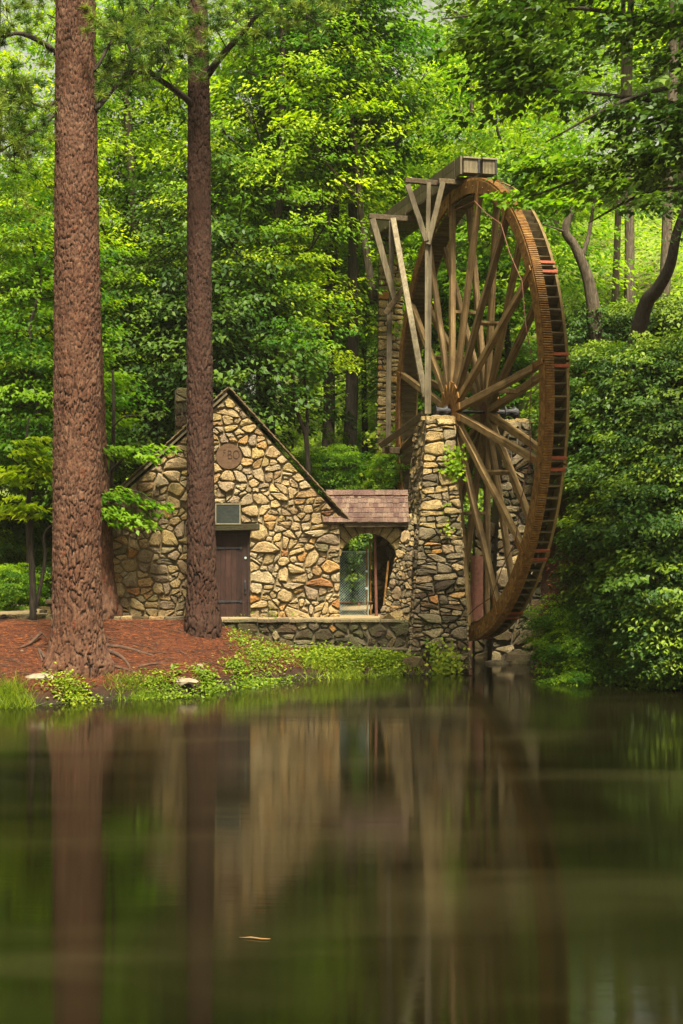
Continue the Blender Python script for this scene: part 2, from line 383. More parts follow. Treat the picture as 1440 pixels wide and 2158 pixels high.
# ------------------------------------------------------------------ terrain and pond
SHX = [-40, -20, -12, -7.62, -5.56, -3.83, -2.93, -1.95, -1.02, 0.52, 2.1, 3.3, 3.57, 5.4, 6.0, 8.3, 14, 40]
SHY = [27, 28, 30.3, 31.75, 32.7, 33.7, 35.0, 36.3, 37.3, 37.8, 38.2, 38.6, 42.4, 42.4, 38.2, 35.2, 31, 29]
def HGT(x, y):
    x = np.asarray(x, float); y = np.asarray(y, float)
    ys = np.interp(x, SHX, SHY)
    ys = ys + 0.10 * np.sin(x * 2.1) + 0.07 * np.sin(x * 5.3 + 1)
    d = y - ys
    plat = np.interp(x, [-3.2, -2, -0.5, 2, 3], [1.40, 1.0, 0.55, 0.35, 0.3])
    s = np.clip((y - 39.12) / 0.12, 0, 1)
    plat = plat * (1 - s) + 1.42 * s
    up = 0.34 * (1 - np.exp(-np.maximum(d, 0) / 0.22)) + 0.19 * np.maximum(d, 0) + 0.05 * np.sin(x * 1.7 + y) * np.clip(d, 0, 1)
    up = np.where(s > 0.5, 2.0, up)
    left = np.minimum(up, plat)
    r = np.clip((x - 5.0) / 2.2, 0, 1); r = r * r * (3 - 2 * r)
    right = np.minimum(np.maximum(d, 0) * 1.25, 8.6 + 0.25 * np.maximum(x - 8, 0))
    pit = np.clip((x - 3.2) / 0.3, 0, 1) * np.clip((5.6 - x) / 0.3, 0, 1)
    lnd = left * (1 - r) + right * r
    wall_y = 42.5
    back = np.clip((y - wall_y) / 0.5, 0, 1)
    lnd = np.where(pit > 0.5, np.where(y > wall_y, np.maximum(lnd, 1.42 + 2.2 * back * np.clip((x - 4.2) / 1.2, 0, 1)), -0.6), lnd)
    slope = np.interp(x, [-30, -8, -3, 2, 12, 40], [0.12, 0.12, 0.24, 0.36, 0.36, 0.36])
    hill = slope * np.maximum(y - 50, 0); hill = np.where(hill > 18, 18 + (hill - 18) * 0.15, hill)
    lnd = lnd + hill + 0.12 * np.sin(x * 0.9) * np.clip((y - 46) / 5, 0, 1)
    z = np.where(d > 0, lnd, np.maximum(-1.6, 0.9 * d))
    z = np.where((pit > 0.5) & (y < wall_y), np.minimum(z, -0.6), z)
    return z

def axis_vals(a, b, st, lo, hi):
    core = list(np.arange(a, b + 1e-6, st)); l = []; v = a; s = st
    while v > lo: s *= 1.35; v -= s; l.append(max(v, lo))
    r = []; v = b; s = st
    while v < hi: s *= 1.35; v += s; r.append(min(v, hi))
    return np.array(l[::-1] + core + r)
gx = axis_vals(-13, 13, 0.17, -420, 420); gy = axis_vals(29, 50, 0.15, -200, 700)
XX, YY = np.meshgrid(gx, gy); ZZ = HGT(XX, YY)
ZZ = np.where(YY < 6, np.maximum(ZZ, 2.6 * np.clip((4 - YY) / 3, 0, 1) - 1.6), ZZ)
nx, ny = len(gx), len(gy)
idx = np.arange(nx * ny).reshape(ny, nx)
quads = np.stack([idx[:-1, :-1], idx[:-1, 1:], idx[1:, 1:], idx[1:, :-1]], -1).reshape(-1, 4)
o = mk('ground', np.stack([XX, YY, ZZ], -1).reshape(-1, 3), quads, M['ground'], None, True); props(o, kind='structure')
o = mk('water', np.array([(-60, 2, 0), (60, 2, 0), (60, 46, 0), (-60, 46, 0)], float), [(0, 1, 2, 3)], M['water']); props(o, kind='structure')

def gz(x, y): return float(HGT(np.array([x]), np.array([y]))[0])

# ------------------------------------------------------------------ stones laid into a wall plane
def clip_poly(poly, nrm, c):
    """keep the side nrm . p <= c"""
    out = []; n = len(poly)
    for i in range(n):
        p, q = poly[i], poly[(i + 1) % n]
        dp = nrm[0] * p[0] + nrm[1] * p[1] - c; dq = nrm[0] * q[0] + nrm[1] * q[1] - c
        if dp <= 0: out.append(p)
        if (dp < 0 < dq) or (dq < 0 < dp):
            t = dp / (dp - dq); out.append((p[0] + (q[0] - p[0]) * t, p[1] + (q[1] - p[1]) * t))
    return out

def poly_area(p): return 0.5 * sum(p[i][0] * p[(i + 1) % len(p)][1] - p[(i + 1) % len(p)][0] * p[i][1] for i in range(len(p)))

def lay_stones(parent, org, ex, ey, en, dom, rads, gap, depth, mats, an=1.3, holes=(), limit=300, seed=1, courses=False, cut_area=.10, flat=1.35, skew=.4, name='stone', mat_fn=None, extra=()):
    """fill polygon dom (2D, metres, convex, counter-clockwise) with fitted rough stones; one object each"""
    rnd = random.Random(seed)
    org = np.array(org, float); ex = np.array(ex, float); ey = np.array(ey, float); en = np.array(en, float)
    D = [(x / an, y) for x, y in dom]
    xs = [p[0] for p in D]; ys = [p[1] for p in D]
    seeds = [(x / an, y, r) for x, y, r in extra]
    def inside(x, y, m):
        for i in range(len(D)):
            a, b = D[i], D[(i + 1) % len(D)]
            ln = math.hypot(b[0] - a[0], b[1] - a[1])
            if ((b[0] - a[0]) * (y - a[1]) - (b[1] - a[1]) * (x - a[0])) / ln < m: return False
        return True
    def hole_d(x, y):
        d = 9
        for h in holes:
            X = x * an
            if h[0] == 'rect': d = min(d, max(h[1] - X, X - h[3], h[2] - y, y - h[4]))
            else: d = min(d, math.hypot(X - h[1], y - h[2]) - h[3])
        return d
    A = abs(poly_area(D))
    for r in rads:
        for k in range(int(A / (r * r) * 10)):
            x = rnd.uniform(min(xs), max(xs)); y = rnd.uniform(min(ys), max(ys))
            if courses:
                y = min(ys) + (round((y - min(ys)) / (r * 1.5)) + 0.5 + rnd.uniform(-0.15, 0.15)) * r * 1.5
            if not inside(x, y, r * 0.55) or hole_d(x, y) < r * 0.5: continue
            if all((x - s[0]) ** 2 + (y - s[1]) ** 2 > (0.93 * (r + s[2])) ** 2 for s in seeds): seeds.append((x, y, r))
    cells = []
    for i, (x, y, r) in enumerate(seeds):
        poly = D
        near = sorted(((s[0] - x) ** 2 + (s[1] - y) ** 2, j) for j, s in enumerate(seeds) if j != i and abs(s[0] - x) < 3.2 * (r + s[2]) and abs(s[1] - y) < 3.2 * (r + s[2]))
        for d2, j in near[:26]:
            s = seeds[j]; nx_, ny_ = s[0] - x, s[1] - y; L = math.sqrt(d2) + 1e-9
            c = (s[0] ** 2 + s[1] ** 2 - s[2] ** 2 - (x * x + y * y - r * r)) / 2
            poly = clip_poly(poly, (nx_ / L, ny_ / L), c / L - gap * rnd.uniform(0.3, 0.8))
            if len(poly) < 3: break
        if len(poly) < 3: continue
        P2 = [(px * an, py) for px, py in poly]; X = x * an
        for h in holes:
            if h[0] == 'rect':
                ds = [(h[1] - X, ((1, 0), h[1] - gap / 2)), (X - h[3], ((-1, 0), -h[3] - gap / 2)), (h[2] - y, ((0, 1), h[2] - gap / 2)), (y - h[4], ((0, -1), -h[4] - gap / 2))]
                n_, c_ = max(ds)[1]; P2 = clip_poly(P2, n_, c_)
            else:
                L = math.hypot(h[1] - X, h[2] - y); n_ = ((h[1] - X) / L, (h[2] - y) / L)
                P2 = clip_poly(P2, n_, n_[0] * h[1] + n_[1] * h[2] - h[3] - gap / 2)
            if len(P2) < 3: break
        if len(P2) < 3: continue
        if poly_area(P2) < 0: P2 = P2[::-1]
        stack = [P2]
        while stack:                      # split the big cells into irregular angular pieces
            q = stack.pop(); a = abs(poly_area(q))
            if a < 0.003 or len(q) < 3: continue
            thr = cut_area * math.exp(rnd.gauss(0, .65))
            if a < max(thr, .012): cells.append((a, q)); continue
            cx = sum(p[0] for p in q) / len(q); cy = sum(p[1] for p in q) / len(q)
            sxx = sum((p[0] - cx) ** 2 for p in q) / (flat ** 2); syy = sum((p[1] - cy) ** 2 for p in q); 
            th = (0 if sxx > syy else math.pi / 2) + rnd.gauss(0, skew)
            n_ = (math.cos(th), math.sin(th)); c_ = n_[0] * cx + n_[1] * cy + rnd.uniform(-.22, .22) * math.sqrt(a)
            g = gap * rnd.uniform(.3, .75)
            stack.append(clip_poly(q, n_, c_ - g)); stack.append(clip_poly(q, (-n_[0], -n_[1]), -c_ - g))
    cells.sort(key=lambda c: -c[0])
    rest = Acc(); made = []
    for k, (a, poly) in enumerate(cells):
        q = []
        n = len(poly)
        for i in range(n):       # knock the corners off
            p0, p1 = poly[i], poly[(i + 1) % n]
            ln = math.hypot(p1[0] - p0[0], p1[1] - p0[1])
            if ln < 0.02: continue
            t = rnd.uniform(0.10, 0.24)
            for u in ((t, rnd.uniform(.42, .58), 1 - t) if ln > .16 else (t, 1 - t)):
                jj = .028 * ln if .3 < u < .7 else .012
                q.append((p0[0] + (p1[0] - p0[0]) * u + rnd.uniform(-jj, jj), p0[1] + (p1[1] - p0[1]) * u + rnd.uniform(-jj, jj)))
        if len(q) < 5: continue
        while len(q) > 13: q.pop(rnd.randrange(len(q)))
        cx = sum(p[0] for p in q) / len(q); cy = sum(p[1] for p in q) / len(q)
        h = depth * rnd.uniform(0.65, 1.35) * min(1.3, 0.7 + a * 3); tx, ty = rnd.uniform(-.22, .22), rnd.uniform(-.22, .12)
        V = []; n = len(q)
        def pt(u, v, w): return org + ex * u + ey * v + en * w
        for (sc_, hh) in ((1.0, -0.03), (0.97, h * 0.68), (0.8, h)):
            for (u, v) in q:
                du, dv = (u - cx) * sc_, (v - cy) * sc_
                w = hh + (tx * du + ty * dv if hh > 0 else 0) + (rnd.uniform(-.016, .016) if hh > 0 else 0)
                V.append(pt(cx + du + (rnd.uniform(-.01, .01) if hh == h else 0), cy + dv + (rnd.uniform(-.01, .01) if hh == h else 0), w))
        V.append(pt(cx, cy, h + rnd.uniform(-.01, .025)))
        Fc = []
        for rr in range(2):
            for i in range(n):
                Fc.append((rr * n + i, rr * n + (i + 1) % n, (rr + 1) * n + (i + 1) % n, (rr + 1) * n + i))
        for i in range(n): Fc.append((2 * n + i, 2 * n + (i + 1) % n, 3 * n))
        if np.dot(np.cross(ex, ey), en) < 0: Fc = [f[::-1] for f in Fc]
        if k < limit:
            mat = mat_fn(cx, cy, rnd) if mat_fn else rnd.choices([m for m, w in mats], [w for m, w in mats])[0]
            ob = mk(name, np.array(V), Fc, M[mat], parent, False); made.append(ob)
        else:
            rest.add(V, Fc)
    if rest.n:
        o = rest.mk('small_stone_infill', M[mats[0][0]], parent); o['kind'] = 'stuff'
    return made

# ------------------------------------------------------------------ the stone cottage
YF = 39.6
def wx(px): return (px - 720.0) / F * YF
def wz(py): return CAMH - (py - 1079.0) / F * YF
ex, ey, en = (1, 0, 0), (0, 0, 1), (0, -1, 0)
cot = thing('stone_cottage', (wx(480), YF, wz(1306)), 'small gabled fieldstone cottage with brown door and round emblem, left of the water wheel', 'cottage')
zb = wz(1306)
xl, xr, xp = wx(237), wx(716), wx(483)
zel, zer, zp = wz(1062), wz(1090), wz(832)
dl, dr, dt = wx(448), wx(527), wz(1118)           # door opening
def prism(poly, y0, y1):
    n = len(poly); V = [(x, y0, z) for x, z in poly] + [(x, y1, z) for x, z in poly]
    Fc = [tuple(range(n)), tuple(range(2 * n - 1, n - 1, -1))] + [(i, i + n, (i + 1) % n + n, (i + 1) % n) for i in range(n)]
    return V, Fc
def gable_z(x): return zel + (zp - zel) * (x - xl) / (xp - xl) if x < xp else zer + (zp - zer) * (xr - x) / (xr - xp)
a = Acc()
a.add(*prism([(xl, zb - .5), (dl, zb - .5), (dl, gable_z(dl)), (xl, zel)], YF, YF + .45))
a.add(*prism([(dr, zb - .5), (xr, zb - .5), (xr, zer), (dr, gable_z(dr))], YF, YF + .45))
a.add(*prism([(dl, dt), (dr, dt), (dr, gable_z(dr)), (xp, zp), (dl, gable_z(dl))], YF, YF + .45))
a.add(*box(xl, xl + .4, YF + .45, YF + 6.5, zb - .5, zel)); a.add(*box(xr - .4, xr, YF + .45, YF + 6.5, zb - .5, zer))
a.add(*prism([(xl, zb - .5), (xr, zb - .5), (xr, zer), (xp, zp), (xl, zel)], YF + 6.5, YF + 6.9))
a.mk('wall', M['mortar'], cot)
dom = [(xl, zb), (xr, zb), (xr, zer), (xp, zp - .05), (xl, zel)]
medx, medz, medr = wx(483), wz(962), 27 / F * YF
pl = (wx(455), wz(1105), wx(508), wz(1061))
def cot_mat(x, z, rnd):
    low = z < wz(1150)
    u = rnd.random()
    if low and u < 0.09: return 'stone_orange'
    if u < 0.02: return 'stone_orange'
    if u < 0.17: return 'stone_gold'
    if low and u < 0.3: return 'stone_grey'
    return 'stone_buff'
lay_stones(cot, (0, YF, 0), ex, ey, en, dom, (0.34, 0.27, 0.19, 0.12, 0.075), 0.026, 0.105, [('stone_buff', 1)], 1.22,
           [('rect', dl, zb - 1, dr, dt + .2), ('rect', *pl), ('disc', medx, medz, medr + .01)], 300, 29, mat_fn=cot_mat, cut_area=.10, skew=.24)
# door
yd = YF + .20
o = mk('door_frame', *[np.array(v) if i == 0 else v for i, v in enumerate(prism([(dl, zb), (dl + .05, zb), (dl + .05, dt - .1), (dr - .07, dt - .1), (dr - .07, zb), (dr, zb), (dr, dt), (dl, dt)], yd - .12, yd))], M['door_frame'], cot)
door = mk('door', np.array(box(dl + .055, dr - .075, yd - .04, yd + .02, zb + .02, dt - .105)[0]), BOXF, M['door'], cot)
npl = 6; dw = (dr - dl - .13) / npl
for i in range(npl):
    x0 = dl + .055 + i * dw
    mk('plank', np.array(box(x0 + .004, x0 + dw - .004, yd - .062 - .004 * (i % 2), yd - .035, zb + .025, dt - .11)[0]), BOXF, M['door'], door)
for py in (1155, 1268):
    z = wz(py); h = []
    x0, x1 = dl + .06, dr - .29
    V, Fc = prism([(x0, z - .035), (x1, z - .018), (x1 + .03, z - .05), (x1 + .075, z), (x1 + .03, z + .05), (x1, z + .018), (x0, z + .035)], yd - .085, yd - .06)
    mk('hinge', np.array(V), Fc, M['iron'], door)
V, Fc = prism([(dr - .165, wz(1252)), (dr - .115, wz(1252)), (dr - .11, wz(1232)), (dr - .125, wz(1218)), (dr - .155, wz(1218)), (dr - .17, wz(1232))], yd - .09, yd - .06)
hd = mk('handle', np.array(V), Fc, M['iron'], door)
V, Fc = tube([(dr - .14, yd - .09, wz(1246)), (dr - .14, yd - .14, wz(1242)), (dr - .14, yd - .14, wz(1228)), (dr - .14, yd - .09, wz(1224))], .013, 6)
mk('lock', np.array(tube([(dr - .13, yd - .095, wz(1176)), (dr - .13, yd - .06, wz(1176))], .035, 10)[0]), tube([(0, 0, 0), (0, 1, 0)], .03, 10)[1], M['wire'], door)
mk('grip', np.array(V), Fc, M['iron'], door)
# lintel, plaque, medallion
V, Fc = beam((wx(430), YF - .03, wz(1112)), (wx(548), YF - .03, wz(1110)), .24, .17, jit=.012)
mk('lintel', np.array(V), Fc, M['stone_damp'], cot)
plq = mk('plaque', np.array(box(pl[0] + .03, pl[2] - .03, YF - .15, YF + .02, pl[1] + .03, pl[3] - .03)[0]), BOXF, M['bronze'], cot)
V, Fc = [], []
aa = Acc()
aa.add(*box(pl[0], pl[2], YF - .165, YF, pl[3] - .03, pl[3])); aa.add(*box(pl[0], pl[2], YF - .165, YF, pl[1], pl[1] + .03))
aa.add(*box(pl[0], pl[0] + .03, YF - .165, YF, pl[1] + .031, pl[3] - .031)); aa.add(*box(pl[2] - .03, pl[2], YF - .165, YF, pl[1] + .031, pl[3] - .031))
aa.mk('plaque_frame', M['bronze_edge'], plq)
n = 40; circ = [(medx + (medr - .008 * random.random()) * math.cos(2 * math.pi * i / n), medz + (medr - .008 * random.random()) * math.sin(2 * math.pi * i / n)) for i in range(n)]
med = mk('emblem', *[np.array(v) if i == 0 else v for i, v in enumerate(prism(circ, YF - .10, YF + .02))], M['clay'], cot)
for ch, dx, dz, s in (('F', -.165, .01, .20), ('B', -.045, -.075, .27), ('O', .10, -.075, .27)):
    cu = bpy.data.curves.new('letter', 'FONT'); cu.body = ch; cu.size = s * 1.35; cu.extrude = 0.006; cu.materials.append(M['clay_dark'])
    cu.offset = -0.007
    tmp = bpy.data.objects.new('letter', cu); COL.objects.link(tmp); bpy.context.view_layer.update()
    me_ = bpy.data.meshes.new_from_object(tmp); bpy.data.objects.remove(tmp)
    lo = bpy.data.objects.new('letter', me_); COL.objects.link(lo); lo.parent = med
    b = BASE[med.name]; lo.location = (medx + dx - b[0], YF - .104 - b[1], medz + dz - b[2]); lo.rotation_euler = (R(90), 0, 0); lo.scale = (.72, 1, 1)
# roof with courses of shingles showing at the rakes
for sgn, (ax, az), name in ((-1, (wx(232), wz(1050)), 'roof_slope'), (1, (wx(739), wz(1099)), 'roof_slope')):
    tx, tz = wx(483), wz(818)
    L = math.hypot(ax - tx, az - tz); dx, dz = (ax - tx) / L, (az - tz) / L; nx_, nz_ = (-dz, dx) if sgn > 0 else (dz, -dx)
    if nz_ < 0: nx_, nz_ = -nx_, -nz_
    q = [(tx, tz), (ax, az), (ax - nx_ * .03, az - nz_ * .03), (tx, tz - .045)]
    if sgn < 0: q = q[::-1]
    V, Fc = prism(q, YF - .13, YF + 7.1)
    rs = mk(name, np.array(V), Fc, M['timber_dark'], cot)
    k = int(L / .2)
    for i in range(k):
        s0 = i * L / k; s1 = s0 + L / k * 1.25; lift0, lift1 = .015, .055
        q = [(tx + dx * s0 + nx_ * .004, tz + dz * s0 + nz_ * .004), (tx + dx * s1 + nx_ * .03, tz + dz * s1 + nz_ * .03), (tx + dx * s1 + nx_ * .052, tz + dz * s1 + nz_ * .052), (tx + dx * s0 + nx_ * .03, tz + dz * s0 + nz_ * .03)]
        if sgn < 0: q = q[::-1]
        V, Fc = prism(q, YF - .16 - random.uniform(0, .05), YF + 7.15)
        mk('shingle', np.array(V), Fc, M['roof'], rs)
mk('barge_board', np.array(beam((wx(480), YF - .14, wz(830)), (wx(236), YF - .14, wz(1054)), .04, .06)[0]), beam((0, 0, 0), (1, 0, 0), 1, 1)[1], M['timber'], cot)
mk('corner_post', np.array(beam((wx(229), YF - .05, wz(1240)), (wx(231), YF - .05, wz(1062)), .10, .10)[0]), beam((0, 0, 0), (1, 0, 0), 1, 1)[1], M['trunk_dark'], cot)
# chimney
yc = 42.6
ch = mk('chimney', np.array(box(P(369, 0, yc)[0], P(410, 0, yc)[0], yc, yc + .8, 4.0, P(0, 822, yc)[2])[0]), BOXF, M['mortar_dark'], cot)
lay_stones(ch, (0, yc, 0), ex, ey, en, [(P(366, 0, yc)[0], 5.0), (P(412, 0, yc)[0], 5.0), (P(408, 0, yc)[0], P(0, 818, yc)[2]), (P(372, 0, yc)[0], P(0, 818, yc)[2])],
           (.22, .16, .11, .08), .03, .07, [('stone_damp', 2), ('stone_grey', 3)], 1.3, (), 40, 4)

# ------------------------------------------------------------------ arched gateway with a shingled roof
YG = 39.85
def gp(px, py, Y=YG): return P(px, py, Y)
gate = thing('arched_gateway', gp(780, 1306), 'low stone archway under a small shingled roof joining the cottage to the wheel pier', 'gateway')
cx_, cz_ = gp(777, 1184)[0], gp(777, 1184)[2]; ri = 61 / F * YG; ro = ri + .42
a = Acc(); na = 20; ztop = gp(0, 1104)[2]
for i in range(na):
    t0, t1 = math.pi * (1 - i / na), math.pi * (1 - (i + 1) / na)
    p0 = (cx_ + ri * math.cos(t0), cz_ + ri * math.sin(t0)); p1 = (cx_ + ri * math.cos(t1), cz_ + ri * math.sin(t1))
    a.add(*prism([p0, p1, (p1[0], ztop), (p0[0], ztop)], YG, YG + .6))
a.add(*prism([(cx_ + ri, zb - .2), (gp(868, 0)[0], zb - .2), (gp(868, 0)[0], ztop), (cx_ + ri, ztop)], YG, YG + .6))
a.mk('wall', M['mortar_dark'], gate)
nv = 13
for i in range(nv):
    t0 = R(168 - i * 188 / nv); t1 = R(168 - (i + 1) * 188 / nv + 1.0)
    rr = ro * random.uniform(.88, 1.06); q = []
    for t, r_ in ((t0, ri - .01), ((t0 + t1) / 2, ri - .01), (t1, ri - .01), (t1, rr), ((t0 + t1) / 2, rr * 1.03), (t0, rr)):
        q.append((cx_ + r_ * math.cos(t), min(cz_ + r_ * math.sin(t), ztop - .01)))
    if i > nv - 3: q = [(x, z) for x, z in q]
    q = q[::-1] if poly_area(q) < 0 else q
    mx_ = sum(p[0] for p in q) / 6; mz_ = sum(p[1] for p in q) / 6; h = random.uniform(.07, .12)
    V = [(x, YG + .25, z) for x, z in q] + [(x, YG - h * .7, z) for x, z in q] + [(mx_ + (x - mx_) * .78, YG - h, mz_ + (z - mz_) * .85) for x, z in q]
    Fc = [(r0 * 6 + k, r0 * 6 + (k + 1) % 6, r0 * 6 + 6 + (k + 1) % 6, r0 * 6 + 6 + k) for r0 in (0, 1) for k in range(6)] + [tuple(range(12, 18))]
    mk('arch_stone', np.array(V), Fc, M['stone_gold'], gate)
# passage wall seen through the arch
mk('passage_wall', np.array(box(P(787, 0, 41.2)[0], P(870, 0, 41.2)[0], 41.25, 41.6, 1.3, 4.0)[0]), BOXF, M['mortar_dark'], gate)
lay_stones(gate, (0, 41.25, 0), ex, ey, en, [(P(785, 0, 41.2)[0], 1.4), (P(858, 0, 41.2)[0], 1.4), (P(858, 0, 41.2)[0], 4.0), (P(785, 0, 41.2)[0], 4.0)],
           (.2, .15, .1), .03, .06, [('stone_damp', 4), ('stone_grey', 2)], 1.3, (), 60, 8)
# roof
e0, e1 = P(700, 1101, 39.42), P(861, 1101, 39.42); r0_, r1_ = P(688, 1040, 40.2), P(862, 1041, 40.2)
up_ = (r0_ - e0); up_[0] = 0; Ls = np.linalg.norm(up_); up_ /= Ls; nr = np.cross((1, 0, 0), up_); nr = nr if nr[2] > 0 else -nr
x0, x1 = r0_[0], e1[0]
V = [e0 * [0, 1, 1] + [x0, 0, 0], e1, r1_ * [0, 1, 1] + [x1, 0, 0], r0_]
V = V + [np.array(v) - nr * .06 for v in V]
rf = mk('roof', np.array(V), [(0, 1, 2, 3), (7, 6, 5, 4), (0, 4, 5, 1), (1, 5, 6, 2), (2, 6, 7, 3), (3, 7, 4, 0)], M['timber_dark'], gate)
rows = 6
for k in range(rows + 1):
    s0 = (k - .12) * Ls / rows if k < rows else Ls - .13; ht = Ls / rows * 1.25 if k < rows else .2
    x = x0 + random.uniform(-.1, 0)
    while x < x1 - .03:
        w = random.uniform(.09, .19) if k < rows else random.uniform(.2, .34); w = min(w, x1 - x + .02)
        dj = random.uniform(-.012, .012); th = .018
        b0 = e0 * [0, 1, 1] + up_ * (s0 + dj); b1 = e0 * [0, 1, 1] + up_ * (s0 + ht)
        X0, X1 = np.array([x + .004, 0, 0]), np.array([x + w - .004, 0, 0])
        l0, l1 = .035 + random.uniform(0, .012), .006
        if k == rows: l0, l1 = .075, .06
        V = [b0 + X0 + nr * (l0 - th), b0 + X1 + nr * (l0 - th), b1 + X1 + nr * (l1 - .004), b1 + X0 + nr * (l1 - .004), b0 + X0 + nr * l0, b0 + X1 + nr * l0, b1 + X1 + nr * (l1 + th), b1 + X0 + nr * (l1 + th)]
        mk('shingle', np.array(V), BOXF, M['shingle'], rf)
        x += w
V, Fc = beam(e0 + np.array([.35, .08, -.07]), e1 + np.array([0, .08, -.07]), .1, .12)
mk('eave_beam', np.array(V), Fc, M['timber_dark'], gate)
# back slope
V = [r0_ + [0, .002, 0], r1_ + [0, .002, 0], r1_ + [0, .8, -.75], r0_ + [0, .8, -.75]]
mk('back_roof', np.array(V + [np.array(v) - [0, .03, .06] for v in V]), [(0, 1, 2, 3), (7, 6, 5, 4), (0, 4, 5, 1), (1, 5, 6, 2), (2, 6, 7, 3), (3, 7, 4, 0)], M['timber_dark'], gate)

# chain-link gate and rusty pipes inside the arch
YK = 40.35
cg = thing('chain_link_gate', P(745, 1305, YK), 'grey chain link gate standing in the stone archway', 'gate')
a = Acc(); zt, zbm = P(0, 1162, YK)[2], P(0, 1303, YK)[2]; xa, xb_ = P(712, 0, YK)[0], P(776, 0, YK)[0]
stp = .075; hgt = zt - zbm
for sgn in (1, -1):
    x = xa - hgt
    while x < xb_ + hgt:
        # line from (x, zbm) with slope sgn
        pts = []
        for t in np.linspace(0, hgt, 30):
            X = x + t if sgn > 0 else x + hgt - t
            if xa <= X <= xb_: pts.append((X, YK + .006 * sgn, zbm + t))
        if len(pts) > 1: a.add(*tube([pts[0], pts[-1]], .008 if sgn > 0 else .005, 3, False))
        x += stp
o = a.mk('wire_mesh', M['wire'], cg); o['kind'] = 'stuff'
for p, q, r_, mt in (((xa, YK, zt), (xb_, YK, zt - .01), .022, 'wire'), ((xa, YK, zbm + .45), (P(785, 0, YK)[0], YK - .05, zbm + .47), .02, 'rust_brown'), ((xb_, YK, zbm), (xb_, YK, zt), .022, 'wire')):
    mk('gate_frame', np.array(tube([p, q], r_, 8)[0]), tube([p, q], r_, 8)[1], M[mt], cg)
for p in ((773, 1204), (773, 1240), (757, 1273)):
    c = P(p[0], p[1], YK - .03); mk('clamp', np.array(box(c[0] - .035, c[0] + .035, c[1] - .03, c[1] + .03, c[2] - .03, c[2] + .03)[0]), BOXF, M['wire' if p[1] < 1260 else 'rust_brown'], cg)
pf = thing('rusty_pipe_frame', P(792, 1305, 40.3), 'tall rust red pipes standing beside the chain link gate in the arch', 'pipe frame')
for (p0, p1, r_) in (((775, 1304, 40.3), (773, 1152, 40.3), .02), ((782, 1304, 40.35), (780, 1136, 40.35), .025), ((794, 1306, 40.1), (790, 1124, 40.1), .045), ((808, 1290, 40.0), (819, 1182, 40.0), .03)):
    q = [P(*p0), P(*p1)]; mk('pipe', np.array(tube(q, r_, 8)[0]), tube(q, r_, 8)[1], M['rust_brown' if r_ > .03 else 'rust'], pf)
q = [P(773, 1152, 40.3), P(781, 1150, 40.35)]; mk('pipe', np.array(tube(q, .018, 8)[0]), tube(q, .018, 8)[1], M['rust'], pf)

# ------------------------------------------------------------------ water wheel
TH = 0.245; ax_ = np.array([math.cos(TH), math.sin(TH), 0]); in_ = np.array([math.sin(TH), -math.cos(TH), 0])
HUB = np.array([3.316, 40.307, CAMH + 2.838]) + ax_ * .3235
RW = 6.4
def WL(x, y, z): return HUB + in_ * x + ax_ * y + np.array([0, 0, z])
wheel = thing('water_wheel', HUB, 'huge narrow wooden water wheel with a rusty toothed rim between two stone piers', 'water wheel')
wheel.rotation_euler = (0, 0, math.atan2(in_[1], in_[0]))
def wpart(name, V, Fc, mat, parent=None, rot=0.0):
    me = build_mesh(name, np.array(V, float), Fc, M[mat]) if not isinstance(V, bpy.types.Mesh) else V
    o = bpy.data.objects.new(name, me); COL.objects.link(o); o.parent = parent or wheel
    o.rotation_euler = (0, -rot, 0)
    return o
NS = 16; PH0 = R(7.2)
def arc_seg(r0, r1, y0, y1, t0, t1, n=6):
    V = []; Fc = []
    for i in range(n + 1):
        t = t0 + (t1 - t0) * i / n; c, s = math.cos(t), math.sin(t)
        V += [(r0 * c, y0, r0 * s), (r1 * c, y0, r1 * s), (r1 * c, y1, r1 * s), (r0 * c, y1, r0 * s)]
    for i in range(n):
        for k in range(4): Fc.append((i * 4 + k, i * 4 + 4 + k, i * 4 + 4 + (k + 1) % 4, i * 4 + (k + 1) % 4))
    Fc += [(0, 1, 2, 3), (n * 4 + 3, n * 4 + 2, n * 4 + 1, n * 4)]
    return V, Fc
HW = .3235; dphi = 2 * math.pi / NS
def bolts(y, out):
    a = Acc(); V, Fc = arc_seg(RW - .34, RW, y, y + .07 * out, .004, dphi - .004); a.add(V, Fc)
    for t in (.07, .16, .25, .33):
        c = np.array([(RW - .17) * math.cos(t), y, (RW - .17) * math.sin(t)])
        for s_ in (1,):
            V, Fc = tube([c, c + [0, -.03 * out, 0]], .035, 6); a.add(V, Fc)
    return build_mesh('rim_segment', np.array(a.v), a.f, None)
m_front = bolts(-HW, 1); m_front.materials.append(M['rust'])
m_back = bolts(HW, -1); m_back.materials.append(M['timber_rim'])
band = build_mesh('gear_band', np.array(arc_seg(RW - .03, RW + .012, -HW + .004, -HW + .25, .003, dphi - .003, 8)[0]), arc_seg(RW - .03, RW + .012, -HW + .002, -HW + .25, .003, dphi - .003, 8)[1], M['rust'])
for i in range(NS):
    rt = PH0 + i * dphi
    wpart('rim_segment', m_front, None, None, None, rt)
    o = wpart('rim_segment', m_back, None, None, None, rt)
    wpart('gear_band', band, None, None, None, rt)
a = Acc(); NT = 640
for i in range(NT):
    t = 2 * math.pi * i / NT; c, s = math.cos(t), math.sin(t)
    V, Fc = box(RW + .012, RW + .075, -HW + .01, -HW + .235, -.017, .017)
    a.add([(x * c - z * s, y, x * s + z * c) for x, y, z in V], Fc)
o = wpart('gear_teeth', a.v, a.f, 'rust'); o['kind'] = 'stuff'
NB = 128
y0b, y1b = -HW + .255, HW - .075
